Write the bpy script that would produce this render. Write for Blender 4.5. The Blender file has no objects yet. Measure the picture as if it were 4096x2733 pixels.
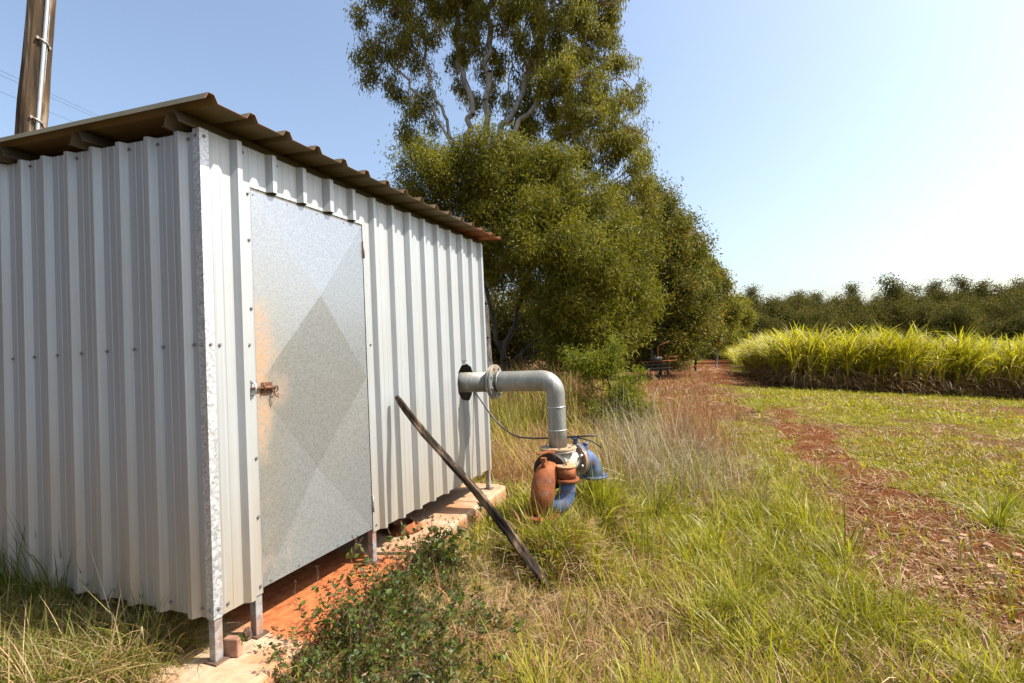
import bpy, bmesh, math, random
import numpy as np
from mathutils import Vector, Matrix, Quaternion
random.seed(7); rng = np.random.default_rng(7)
R = math.radians
sc = bpy.context.scene
col = sc.collection

# ------------------------------------------------------------------ camera
cam_d = bpy.data.cameras.new('camera'); cam = bpy.data.objects.new('camera', cam_d); col.objects.link(cam)
cam_d.sensor_width = 36; cam_d.lens = 36 * 2042.6 / 4096; cam_d.clip_start = .05; cam_d.clip_end = 6000
PITCH, ROLL = .0226, -.0441
fw = Vector((0, math.cos(PITCH), math.sin(PITCH))); up0 = Vector((0, -math.sin(PITCH), math.cos(PITCH))); X0 = Vector((1, 0, 0))
rt = X0 * math.cos(ROLL) + up0 * math.sin(ROLL); up = -X0 * math.sin(ROLL) + up0 * math.cos(ROLL)
m = Matrix((rt, up, -fw)).transposed().to_4x4(); m.translation = (0, 0, 1.5)
cam.matrix_world = m
sc.camera = cam

# ------------------------------------------------------------------ light
SUN = Vector((.816, -.054, 1)).normalized()
elev = math.asin(SUN.z); azim = math.atan2(SUN.x, SUN.y)
w = bpy.data.worlds.new('World'); sc.world = w; w.use_nodes = True
nt = w.node_tree; bg = nt.nodes['Background']
sky = nt.nodes.new('ShaderNodeTexSky'); sky.sky_type = 'NISHITA'; sky.sun_disc = False
sky.sun_elevation = elev; sky.sun_rotation = azim
sky.air_density = 1.15; sky.dust_density = 3.0; sky.ozone_density = 1.8; sky.altitude = 50
hs = nt.nodes.new('ShaderNodeHueSaturation'); hs.inputs['Saturation'].default_value = .93; hs.inputs['Value'].default_value = 1.03   # dry season dust: a paler sky
nt.links.new(sky.outputs[0], hs.inputs['Color']); nt.links.new(hs.outputs[0], bg.inputs[0]); bg.inputs[1].default_value = .132
sd = bpy.data.lights.new('sun', 'SUN'); sd.energy = 5.0; sd.angle = R(.53); sd.color = (1, .94, .85)
so = bpy.data.objects.new('sun', sd); col.objects.link(so)
so.rotation_mode = 'QUATERNION'; so.rotation_quaternion = SUN.to_track_quat('Z', 'Y'); so.location = SUN * 50
sc.view_settings.view_transform = 'Standard'; sc.view_settings.look = 'None'
sc.view_settings.exposure = .88; sc.view_settings.gamma = 1
sc.render.film_transparent = False
sc.cycles.max_bounces = 6; sc.cycles.transparent_max_bounces = 4; sc.cycles.caustics_reflective = False; sc.cycles.caustics_refractive = False
try: sc.cycles.use_denoising = True
except Exception: pass

# ------------------------------------------------------------------ helpers
def tag(o, label=None, cat=None, group=None, kind=None):
    if label: o['label'] = label
    if cat: o['category'] = cat
    if group: o['group'] = group
    if kind: o['kind'] = kind
    return o
def empty(name, loc=(0, 0, 0), rz=0, parent=None):
    o = bpy.data.objects.new(name, None); col.objects.link(o); o.location = loc; o.rotation_euler = (0, 0, rz)
    o.empty_display_size = .1
    if parent: o.parent = parent
    return o
class MB:
    def __init__(s): s.v = []; s.f = []; s.sm = []
    def add(s, vs, fs, smooth=False):
        n = len(s.v); s.v += [tuple(v) for v in vs]; s.f += [tuple(i + n for i in f) for f in fs]; s.sm += [smooth] * len(fs); return s
    def box(s, a, b):
        x0, y0, z0 = a; x1, y1, z1 = b
        vs = [(x0, y0, z0), (x1, y0, z0), (x1, y1, z0), (x0, y1, z0), (x0, y0, z1), (x1, y0, z1), (x1, y1, z1), (x0, y1, z1)]
        return s.add(vs, [(3, 2, 1, 0), (4, 5, 6, 7), (0, 1, 5, 4), (1, 2, 6, 5), (2, 3, 7, 6), (3, 0, 4, 7)])
    def tube(s, pts, rad, n=12, cap=True, smooth=True):
        pts = [Vector(p) for p in pts]; k = len(pts)
        if not hasattr(rad, '__len__'): rad = [rad] * k
        ref = None; vs = []; fs = []
        for i, p in enumerate(pts):
            d = (pts[min(i + 1, k - 1)] - pts[max(i - 1, 0)]).normalized()
            if ref is None: ref = d.orthogonal().normalized()
            ref = (ref - d * ref.dot(d)).normalized(); b = d.cross(ref)
            for j in range(n):
                a = 2 * math.pi * j / n; vs.append(p + (ref * math.cos(a) + b * math.sin(a)) * rad[i])
        for i in range(k - 1):
            for j in range(n):
                fs.append((i * n + j, i * n + (j + 1) % n, (i + 1) * n + (j + 1) % n, (i + 1) * n + j))
        s.add(vs, fs, smooth)
        if cap:
            base = len(s.v) - len(vs)
            s.f.append(tuple(base + j for j in reversed(range(n)))); s.sm.append(False)
            s.f.append(tuple(base + (k - 1) * n + j for j in range(n))); s.sm.append(False)
        return s
    def build(s, name, mat, parent=None, bevel=0, solid=0):
        me = bpy.data.meshes.new(name); me.from_pydata(s.v, [], s.f); me.polygons.foreach_set('use_smooth', s.sm)
        me.materials.append(mat); me.update()
        o = bpy.data.objects.new(name, me); col.objects.link(o)
        if parent: o.parent = parent
        if solid:
            md = o.modifiers.new('thickness', 'SOLIDIFY'); md.thickness = solid; md.offset = 0
        if bevel:
            md = o.modifiers.new('bevel', 'BEVEL'); md.width = bevel; md.segments = 2; md.limit_method = 'ANGLE'
        return o
def np_mesh(name, V, F, mat, parent=None, colr=None, smooth=False):
    """V (n,3), F (m,k) int, colr (n,3) -> one mesh object"""
    me = bpy.data.meshes.new(name); n = len(V); mF, k = F.shape
    me.vertices.add(n); me.vertices.foreach_set('co', V.astype(np.float32).ravel())
    me.loops.add(mF * k); me.loops.foreach_set('vertex_index', F.astype(np.int32).ravel())
    me.polygons.add(mF); me.polygons.foreach_set('loop_start', np.arange(0, mF * k, k, dtype=np.int32))
    me.polygons.foreach_set('use_smooth', np.full(mF, smooth))
    if colr is not None:
        ca = me.color_attributes.new('tint', 'FLOAT_COLOR', 'POINT')
        ca.data.foreach_set('color', np.hstack([colr, np.ones((n, 1))]).astype(np.float32).ravel())
    me.materials.append(mat); me.update(calc_edges=True)
    o = bpy.data.objects.new(name, me); col.objects.link(o)
    if parent: o.parent = parent
    return o
def copy_tree(o, parent=None):
    c = o.copy(); col.objects.link(c)
    if parent: c.parent = parent
    for ch in list(o.children): copy_tree(ch, c)
    return c

def hash2(i, j, s):
    h = np.sin(i * 127.1 + j * 311.7 + s * 74.7) * 43758.5453
    return h - np.floor(h)
def vnoise(x, y, s=0):
    i = np.floor(x); j = np.floor(y); fx = x - i; fy = y - j
    fx = fx * fx * (3 - 2 * fx); fy = fy * fy * (3 - 2 * fy)
    a = hash2(i, j, s); b = hash2(i + 1, j, s); c = hash2(i, j + 1, s); d = hash2(i + 1, j + 1, s)
    return (a * (1 - fx) + b * fx) * (1 - fy) + (c * (1 - fx) + d * fx) * fy
def fbm(x, y, s=0, o=4):
    r = 0; a = .5; t = 0
    for k in range(o): r = r + a * vnoise(x * 2 ** k, y * 2 ** k, s + k * 13); t += a; a *= .5
    return r / t
def sst(x, a, b):
    t = np.clip((x - a) / (b - a), 0, 1); return t * t * (3 - 2 * t)

# ------------------------------------------------------------------ materials
class Mat:
    def __init__(s, name):
        s.m = bpy.data.materials.new(name); s.m.use_nodes = True; s.t = s.m.node_tree; s.n = s.t.nodes
        s.p = s.n['Principled BSDF']; s.out = s.n['Material Output']
    def l(s, a, b): s.t.links.new(a, b)
    def node(s, ty, **kw):
        n = s.n.new(ty)
        for k, v in kw.items(): setattr(n, k, v)
        return n
    def coord(s, scale=(1, 1, 1), kind='Object'):
        tc = s.node('ShaderNodeTexCoord'); mp = s.node('ShaderNodeMapping'); mp.inputs['Scale'].default_value = scale
        s.l(tc.outputs[kind], mp.inputs[0]); return mp.outputs[0]
    def noise(s, vec, scale, detail=4, rough=.55, dist=0):
        n = s.node('ShaderNodeTexNoise'); n.inputs['Scale'].default_value = scale; n.inputs['Detail'].default_value = detail
        n.inputs['Roughness'].default_value = rough; n.inputs['Distortion'].default_value = dist; s.l(vec, n.inputs['Vector']); return n.outputs['Fac']
    def ramp(s, fac, stops):
        r = s.node('ShaderNodeValToRGB'); e = r.color_ramp.elements
        while len(e) < len(stops): e.new(.5)
        for el, (p, c) in zip(e, stops): el.position = p; el.color = (c, c, c, 1) if not hasattr(c, '__len__') else tuple(c) + (1,)
        s.l(fac, r.inputs[0]); return r.outputs[0]
    def mix(s, fac, a, b, mode='MIX'):
        x = s.node('ShaderNodeMix', data_type='RGBA', blend_type=mode)
        for sock, v in ((x.inputs[0], fac), (x.inputs[6], a), (x.inputs[7], b)):
            if isinstance(v, bpy.types.NodeSocket): s.l(v, sock)
            elif hasattr(v, '__len__'): sock.default_value = tuple(v) + (1,)
            else: sock.default_value = v
        return x.outputs[2]
    def math(s, op, a, b=0):
        x = s.node('ShaderNodeMath', operation=op)
        for sock, v in ((x.inputs[0], a), (x.inputs[1], b)):
            if isinstance(v, bpy.types.NodeSocket): s.l(v, sock)
            else: sock.default_value = v
        return x.outputs[0]
    def bump(s, h, strength, dist=.01):
        b = s.node('ShaderNodeBump'); b.inputs['Strength'].default_value = strength; b.inputs['Distance'].default_value = dist
        s.l(h, b.inputs['Height']); s.l(b.outputs[0], s.p.inputs['Normal'])
    def set(s, base=None, rough=None, metal=None, spec=None):
        for nm, v in (('Base Color', base), ('Roughness', rough), ('Metallic', metal), ('Specular IOR Level', spec)):
            if v is None: continue
            if isinstance(v, bpy.types.NodeSocket): s.l(v, s.p.inputs[nm])
            else: s.p.inputs[nm].default_value = tuple(v) + (1,) if hasattr(v, '__len__') else v
        return s

def sheet_mat():
    k = Mat('zinc_sheet'); c = k.coord(); st = k.coord((90, 90, .6))
    base = k.ramp(k.noise(st, 1.2, 3), [(.3, (.385, .41, .418)), (.7, (.465, .488, .492))])
    dirt = k.ramp(k.noise(c, 2.2, 6, .6), [(.42, 0.), (.8, .4)])
    base = k.mix(dirt, base, (.40, .36, .30))
    # orange dust that has splashed up the lowest part of the sheets
    sx = k.node('ShaderNodeSeparateXYZ'); k.l(c, sx.inputs[0])
    low = k.node('ShaderNodeMapRange'); low.inputs['From Min'].default_value = .95; low.inputs['From Max'].default_value = .15; k.l(sx.outputs[2], low.inputs[0])
    base = k.mix(k.math('MULTIPLY', low.outputs[0], k.math('MULTIPLY', k.noise(k.coord((14, 14, 1.5)), 1.5, 4), 1.15)), base, (.42, .32, .2))
    spots = k.ramp(k.noise(c, 38, 2, .5), [(.72, 0.), (.76, .55)])
    base = k.mix(k.math('MULTIPLY', spots, k.ramp(k.noise(c, 3, 2), [(.55, 0.), (.65, 1.)])), base, (.25, .2, .15))
    rg = k.ramp(k.noise(st, 2.5, 3), [(.3, .42), (.7, .56)])
    k.set(base, rg, .42, .4); k.bump(k.noise(k.coord((3, 3, .8)), 2, 3), .3, .02); return k.m
def galv_mat(name='galvanised_steel', rust=0., scale=70, base0=(.36, .37, .38), base1=(.6, .61, .62), metal=.7):
    k = Mat(name); c = k.coord()
    v = k.node('ShaderNodeTexVoronoi'); v.inputs['Scale'].default_value = scale; k.l(c, v.inputs['Vector'])
    sp = k.node('ShaderNodeSeparateColor'); k.l(v.outputs['Color'], sp.inputs[0])
    fine = k.noise(c, scale * 3, 3, .7)
    f = k.math('ADD', k.math('MULTIPLY', sp.outputs[0], .45), k.math('MULTIPLY', fine, .6))
    base = k.ramp(f, [(.25, base0), (.75, base1)])
    rm = k.ramp(k.noise(c, 6, 6, .65), [(.62 - rust * .35, 0.), (.72 - rust * .2, 1.)])
    base = k.mix(k.math('MULTIPLY', rm, .8 if rust else 0.), base, (.30, .13, .06))
    rg = k.ramp(f, [(.2, .34), (.8, .56)])
    mt = k.math('MULTIPLY', k.math('SUBTRACT', 1, k.math('MULTIPLY', rm, .8 if rust else 0.)), metal)
    k.set(base, rg, mt); k.bump(fine, .15, .002); return k.m
def door_mat():
    k = Mat('spangled_door_steel'); c = k.coord()
    v = k.node('ShaderNodeTexVoronoi'); v.inputs['Scale'].default_value = 130; k.l(c, v.inputs['Vector'])
    sp = k.node('ShaderNodeSeparateColor'); k.l(v.outputs['Color'], sp.inputs[0])
    fine = k.noise(c, 260, 3, .7)
    f = k.math('ADD', k.math('MULTIPLY', sp.outputs[0], .35), k.math('MULTIPLY', fine, .65))
    base = k.ramp(f, [(.3, (.345, .36, .372)), (.62, (.395, .412, .425)), (.78, (.47, .485, .495))])
    sx = k.node('ShaderNodeSeparateXYZ'); k.l(c, sx.inputs[0])
    X, Z = sx.outputs[0], sx.outputs[2]
    # rust bloom along the latch edge, strongest between knee and shoulder height, and low spots
    n = k.noise(c, 7, 6, .65)
    def band(sock, a, b):
        mr = k.node('ShaderNodeMapRange', interpolation_type='SMOOTHSTEP'); mr.inputs['From Min'].default_value = a; mr.inputs['From Max'].default_value = b; k.l(sock, mr.inputs[0]); return mr.outputs[0]
    edge = k.math('MULTIPLY', band(X, .42, .238), k.math('MULTIPLY', band(Z, 1.72, 1.32), band(Z, .55, .95)))
    m1 = band(k.math('ADD', k.math('MULTIPLY', edge, .62), k.math('MULTIPLY', n, .62)), .48, .95)
    ring = k.node('ShaderNodeVectorMath', operation='DISTANCE'); k.l(c, ring.inputs[0]); ring.inputs[1].default_value = (.345, 0, 1.07)
    m2 = k.math('MULTIPLY', band(ring.outputs['Value'], .12, .03), .6)
    low = k.math('MULTIPLY', k.math('MULTIPLY', band(Z, .75, .3), band(X, .55, .28)), k.ramp(k.noise(c, 9, 5, .6), [(.5, 0.), (.75, .75)]))
    yel = k.math('MULTIPLY', k.math('MULTIPLY', band(X, .5, .238), band(Z, 1.9, 1.2)), k.ramp(n, [(.35, .1), (.8, .75)]))
    base = k.mix(k.math('MULTIPLY', yel, .7), base, (.48, .38, .2))
    mr = k.math('MAXIMUM', k.math('MAXIMUM', m1, m2), low)
    mr = k.math('MULTIPLY', mr, k.ramp(k.noise(c, 34, 7, .75), [(.36, .25), (.66, 1.)]))
    base = k.mix(k.math('MULTIPLY', mr, .9), base, k.mix(k.noise(c, 60, 3), (.50, .20, .06), (.42, .27, .12)))
    k.set(base, k.ramp(f, [(.2, .24), (.8, .34)]), k.math('MULTIPLY', k.math('SUBTRACT', 1, mr), .66)); k.bump(fine, .12, .002); return k.m
def roof_mat():
    k = Mat('weathered_roof_sheet'); c = k.coord()
    n = k.noise(c, 3, 6, .6); st = k.noise(k.coord((60, 1.2, 60)), 1, 4)
    sx = k.node('ShaderNodeSeparateXYZ'); k.l(c, sx.inputs[0])
    far = k.node('ShaderNodeMapRange'); far.inputs['From Min'].default_value = 1.75; far.inputs['From Max'].default_value = 2.6; k.l(sx.outputs[0], far.inputs[0])
    base = k.mix(k.ramp(n, [(.35, .0), (.75, 1.)]), (.18, .155, .08), (.12, .095, .045))
    r = k.math('MULTIPLY', k.ramp(k.math('ADD', k.math('MULTIPLY', st, .6), k.math('MULTIPLY', far.outputs[0], .4)), [(.42, 0.), (.62, 1.)]), far.outputs[0])
    base = k.mix(k.math('MULTIPLY', r, .9), base, (.36, .12, .04))
    lip = k.node('ShaderNodeMapRange'); lip.inputs['From Min'].default_value = -.13; lip.inputs['From Max'].default_value = -.158; k.l(sx.outputs[1], lip.inputs[0])
    base = k.mix(k.math('MULTIPLY', lip.outputs[0], .7), base, (.34, .17, .08))
    k.set(base, .5, .3); return k.m
def plain(name, c0, c1, scale=12, rough=.6, metal=0., bump=.2, spec=.5, dist=.005, sc3=(1, 1, 1)):
    k = Mat(name); c = k.coord(sc3); n = k.noise(c, scale, 6, .62)
    k.set(k.ramp(n, [(.3, c0), (.7, c1)]), rough, metal, spec); k.bump(n, bump, dist); return k.m
def rust_mat():
    k = Mat('flaking_rust'); c = k.coord(); n = k.noise(c, 9, 6, .65); n2 = k.noise(c, 60, 4, .7)
    b = k.ramp(n, [(.3, (.10, .032, .016)), (.5, (.25, .075, .022)), (.72, (.34, .12, .04))])
    b = k.mix(k.ramp(n2, [(.52, 0.), (.68, .75)]), b, (.07, .032, .022)); b = k.mix(k.ramp(k.noise(c, 15, 5, .7), [(.58, 0.), (.64, .6)]), b, (.16, .13, .11))
    k.set(b, .8, .05, .3); k.bump(k.math('ADD', n, n2), .5, .006); return k.m
def blue_mat():
    k = Mat('chalky_blue_paint'); c = k.coord(); n = k.noise(c, 14, 6, .6)
    b = k.mix(k.ramp(n, [(.35, 0.), (.7, 1.)]), (.035, .07, .165), (.10, .155, .26))
    b = k.mix(k.ramp(k.noise(c, 22, 5, .65), [(.54, 0.), (.62, .85)]), b, (.17, .075, .035))
    k.set(b, .5); k.bump(n, .2, .003); return k.m
def pipe_mat():
    k = Mat('old_galvanised_pipe'); c = k.coord(); n = k.noise(c, 7, 6, .62); f = k.noise(c, 90, 4, .7)
    b = k.ramp(k.math('ADD', k.math('MULTIPLY', n, .6), k.math('MULTIPLY', f, .4)), [(.3, (.15, .155, .14)), (.55, (.25, .255, .235)), (.75, (.36, .36, .33))])
    sx = k.node('ShaderNodeSeparateXYZ'); k.l(c, sx.inputs[0])
    top = k.node('ShaderNodeMapRange'); top.inputs['From Min'].default_value = 1.03; top.inputs['From Max'].default_value = 1.07; k.l(sx.outputs[2], top.inputs[0])
    b = k.mix(k.math('MULTIPLY', top.outputs[0], k.ramp(n, [(.4, .1), (.7, .7)])), b, (.45, .28, .14))
    b = k.mix(k.ramp(k.noise(c, 16, 6, .7), [(.54, 0.), (.7, .6)]), b, (.30, .22, .14)); b = k.mix(k.ramp(k.noise(k.coord((30, 30, 3)), 1.6, 5, .6), [(.52, 0.), (.68, .5)]), b, (.46, .45, .40))
    k.set(b, k.ramp(f, [(.3, .42), (.7, .6)]), .45); k.bump(f, .25, .003); return k.m
def slab_mat():
    k = Mat('stained_concrete'); c = k.coord(); sx = k.node('ShaderNodeSeparateXYZ'); k.l(c, sx.inputs[0])
    n = k.noise(c, 4, 6, .6); st = k.noise(k.coord((2.5, 30, 4)), 2, 4)
    b = k.ramp(k.math('ADD', k.math('MULTIPLY', n, .6), k.math('MULTIPLY', st, .4)), [(.3, (.30, .21, .13)), (.5, (.42, .31, .20)), (.75, (.5, .41, .29))])
    def band(sock, a, e):
        mr = k.node('ShaderNodeMapRange', interpolation_type='SMOOTHSTEP'); mr.inputs['From Min'].default_value = a; mr.inputs['From Max'].default_value = e; k.l(sock, mr.inputs[0]); return mr.outputs[0]
    soil = k.math('MULTIPLY', band(sx.outputs[0], .12, .42), band(sx.outputs[0], 1.25, .95))
    m = k.ramp(k.math('ADD', k.math('MULTIPLY', soil, .5), k.math('MULTIPLY', k.noise(c, 5, 6, .7), .75)), [(.48, 0.), (.68, 1.)])
    b = k.mix(k.ramp(k.noise(c, 2.6, 6, .7, .6), [(.44, 0.), (.62, .8)]), b, (.40, .17, .07)); b = k.mix(k.ramp(k.noise(c, 11, 6, .7), [(.55, 0.), (.68, .6)]), b, (.22, .14, .085))
    soilc = k.ramp(k.noise(c, 22, 7, .75), [(.3, (.17, .05, .018)), (.48, (.38, .115, .036)), (.7, (.5, .19, .07))])
    b = k.mix(m, b, soilc)
    b = k.mix(k.ramp(k.noise(c, 70, 3, .6), [(.66, 0.), (.72, .8)]), b, (.12, .07, .04))
    side = band(sx.outputs[2], -.01, -.07)
    b = k.mix(k.math('MULTIPLY', side, k.ramp(k.noise(k.coord((6, 6, 14)), 1.5, 5), [(.35, .25), (.7, 1.)])), b, (.36, .13, .05))
    k.set(b, .85, 0, .3); k.bump(k.math('ADD', st, k.noise(c, 60, 4)), .35, .004); return k.m
def leaf_mat(name, trans=.35, rough=.45, spec=.4):
    k = Mat(name); a = k.node('ShaderNodeAttribute', attribute_name='tint')
    k.set(a.outputs['Color'], rough, 0, spec)
    tr = k.node('ShaderNodeBsdfTranslucent'); g = k.mix(1., a.outputs['Color'], (1.25, 1.3, .6), 'MULTIPLY'); k.l(g, tr.inputs[0])
    mx = k.node('ShaderNodeMixShader'); mx.inputs[0].default_value = trans
    k.l(k.p.outputs[0], mx.inputs[1]); k.l(tr.outputs[0], mx.inputs[2]); k.l(mx.outputs[0], k.out.inputs[0]); return k.m
def ground_mat():
    k = Mat('red_soil_ground'); a = k.node('ShaderNodeAttribute', attribute_name='tint'); c = k.coord()
    sp = k.node('ShaderNodeSeparateColor'); k.l(a.outputs['Color'], sp.inputs[0])
    n = k.noise(c, 6, 8, .7); n2 = k.noise(c, 40, 5, .7); n3 = k.noise(c, 1.4, 5)
    soil = k.ramp(n, [(.3, (.07, .026, .012)), (.55, (.14, .053, .022)), (.8, (.22, .095, .042))])
    litter = k.ramp(n2, [(.3, (.06, .035, .018)), (.55, (.14, .08, .04)), (.75, (.26, .17, .09))])
    green = k.ramp(n2, [(.3, (.07, .065, .012)), (.7, (.19, .17, .025))])
    f1 = k.ramp(k.math('ADD', k.math('MULTIPLY', sp.outputs[0], 1.), k.math('MULTIPLY', k.math('SUBTRACT', n, .5), .9)), [(.4, 0.), (.6, 1.)])
    f2 = k.ramp(k.math('ADD', k.math('MULTIPLY', sp.outputs[1], 1.), k.math('MULTIPLY', k.math('SUBTRACT', n3, .5), 1.2)), [(.35, 0.), (.65, 1.)])
    b = k.mix(f2, litter, green); b = k.mix(f1, b, soil)
    k.set(b, 1., 0, .0); k.bump(k.math('ADD', n, n2), .8, .03); return k.m
def bark_mat(name, cs, scale=6, sc3=(1, 1, .25)):
    k = Mat(name); c = k.coord(sc3); n = k.noise(c, scale, 6, .65)
    k.set(k.ramp(n, [(.32, cs[0]), (.52, cs[1]), (.72, cs[2])]), .85, 0, .2); k.bump(n, .6, .02); return k.m
M = dict(sheet=sheet_mat(), galv=galv_mat(), galvr=galv_mat('rusting_galvanised_steel', .55, 60, (.24, .24, .23), (.42, .43, .42), .45), flash=galv_mat('spangled_flashing', 0, 110, (.36, .37, .38), (.70, .71, .72), .6),
         door=door_mat(), roof=roof_mat(), purlin=plain('dark_purlin_steel', (.12, .11, .085), (.2, .18, .135), 5, .5, .4), rust=rust_mat(), blue=blue_mat(), pipe=pipe_mat(), slab=slab_mat(),
         black=plain('black_rubber', (.012, .012, .013), (.03, .03, .03), 20, .4), dark=plain('dark_iron', (.02, .018, .017), (.06, .045, .035), 20, .6, .3),
         screw=plain('grey_screw', (.2, .2, .19), (.42, .41, .39), 40, .4, .7), ground=ground_mat(), leaf=leaf_mat('tree_leaf', .32, .55, .2), farleaf=leaf_mat('distant_tree_leaf', .25, .8, .1), grass=leaf_mat('grass_blade', .4, .45, .35), dry=leaf_mat('dry_grass_blade', .22, .6, .25),
         gum=bark_mat('pale_gum_bark', ((.14, .12, .1), (.33, .30, .26), (.50, .46, .40))), darkbark=bark_mat('dark_bark', ((.03, .025, .02), (.07, .055, .042), (.12, .1, .08))),
         stick=bark_mat('rotten_stick_bark', ((.010, .008, .007), (.04, .026, .017), (.26, .18, .11)), 9, (1, 1, .12)),
         polebark=bark_mat('weathered_pole_wood', ((.018, .013, .009), (.095, .062, .034), (.42, .33, .23)), 7, (1, 1, .09)),
         stone=plain('pale_orange_stone', (.17, .075, .04), (.42, .24, .15), 9, .85), rock=plain('dark_rock', (.05, .03, .02), (.16, .09, .06), 20, .9))

M['rustd'] = plain('dark_rusted_latch', (.07, .03, .018), (.22, .10, .05), 60, .6, .3)
# ------------------------------------------------------------------ terrain
A0 = .383
OX, OY, OZ = -1.247, 2.0793, .302
U = np.array([math.sin(A0), math.cos(A0)]); V_ = np.array([-math.cos(A0), math.sin(A0)])
def to_local(x, y):
    dx = x - OX; dy = y - OY
    return dx * U[0] + dy * U[1], dx * V_[0] + dy * V_[1]
def L2W(lx, ly, lz=0): return (OX + lx * U[0] + ly * V_[0], OY + lx * U[1] + ly * V_[1], OZ + lz)
def height(x, y):
    x = np.asarray(x, float); y = np.asarray(y, float)
    lx, ly = to_local(x, y)
    dx = np.maximum(np.maximum(-.16 - lx, lx - 2.9), 0); dy = np.maximum(np.maximum(-.2 - ly, ly - 3.2), 0)
    d = np.hypot(dx, dy)
    z = .17 * (1 - sst(d, .05, 1.1))
    z = z + .008 * np.clip(y, 0, 80)
    s = np.clip(x - 6, 0, 14); z = z - .09 * (s - np.minimum(s, 2) * .5)
    z = z - .03 * np.clip(x - 20, 0, 120)
    z = z + .25 * sst(y, 7, 12) * (1 - sst(x, 1.5, 5)) * (1 - sst(-x, 20, 60))
    z = z + .05 * (fbm(x * .7, y * .7, 3) - .5) * sst(d, 0, .5) + .03 * (fbm(x * 3, y * 3, 5) - .5) * sst(d, .1, .6)
    z = z + 6.8 * sst(y + .1 * x, 88, 160) * sst(x, 12, 40)
    hill = sst(y + .35 * x, 160, 420); z = z + hill * (10 + 14 * fbm(x * .006, y * .006, 9))
    dv = np.minimum(np.hypot(lx - 1.82, ly + .82), np.hypot(lx - 2.5, ly + .95)); z = np.maximum(z, .275 - 1.7 * np.clip(dv - .24, 0, 9) ** 1.15)
    inside = (d < .001); z = np.where(inside, .10, z)
    md = sst(ly, .08, .3) * (1 - sst(ly, 2.4, 3.2)) * (1 - sst(lx, .0 + .16 * np.clip(ly, 0, 1.4), .16 + .16 * np.clip(ly, 0, 1.4))) * (1 - sst(-lx, .3, 1.2))
    return np.where(md > .001, np.maximum(z, .10 + .215 * md), z)
RUT = [((2.9, 1.5), (2.75, 3)), ((2.75, 3), (3.25, 4.5)), ((3.25, 4.5), (3.8, 6)), ((3.8, 6), (4.6, 8.5)), ((4.6, 8.5), (5.6, 11))]
TRK = [((8.2, 19), (9.3, 23)), ((9.3, 23), (11.3, 29)), ((11.3, 29), (16, 42)), ((16, 42), (25, 64)), ((25, 64), (34, 84))]
def seg_d(x, y, segs):
    best = np.full(np.shape(x), 1e9)
    for (a, b) in segs:
        ax, ay = a; bx, by = b; vx, vy = bx - ax, by - ay
        t = np.clip(((x - ax) * vx + (y - ay) * vy) / (vx * vx + vy * vy), 0, 1)
        best = np.minimum(best, np.hypot(x - ax - t * vx, y - ay - t * vy))
    return best
def bare(x, y):
    n = fbm(x * 1.1, y * 1.1, 21) - .5
    a = .9 * (1 - sst(seg_d(x, y, RUT) + n * 1.5 + .2 * sst(y, 4, 9) - .35 * (1 - sst(y, 3.2, 5)), .1, .62))
    b = 1 - sst(seg_d(x, y, TRK) + n * 1.2, 1.3, 2.3)
    c = .45 * sst(fbm(x * .55, y * .9, 31), .48, .62) * sst(x - .25 * y, .9, 1.8) * (1 - sst(y, 13, 16))
    fence = .85 * (1 - sst(np.abs(seg_d(x, y, [((3.5, 11), (7, 24)), ((7, 24), (12.5, 40))])), .8, 2.2))
    return np.clip(np.maximum(np.maximum(a, b), np.maximum(c, fence)), 0, 1)
def build_ground():
    k = 2.2; nx, ny = 330, 330
    xs = np.sinh(np.linspace(-6.9, 6.9, nx)) * k + 1.5
    ys = np.sinh(np.linspace(-3.6, 7.1, ny)) * k + 3.5
    gx, gy = np.meshgrid(xs, ys); gx = gx.ravel(); gy = gy.ravel()
    gz = height(gx, gy)
    V = np.stack([gx, gy, gz], 1)
    i = np.arange(nx * ny).reshape(ny, nx)
    F = np.stack([i[:-1, :-1], i[:-1, 1:], i[1:, 1:], i[1:, :-1]], -1).reshape(-1, 4)
    g = sst(fbm(gx * .5, gy * .5, 41), .35, .6) * sst(gx - .1 * gy, .3, 2.)
    C = np.stack([bare(gx, gy), g, gx * 0], 1)
    o = np_mesh('ground', V, F, M['ground'], colr=C, smooth=True); o['kind'] = 'structure'
build_ground()

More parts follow.
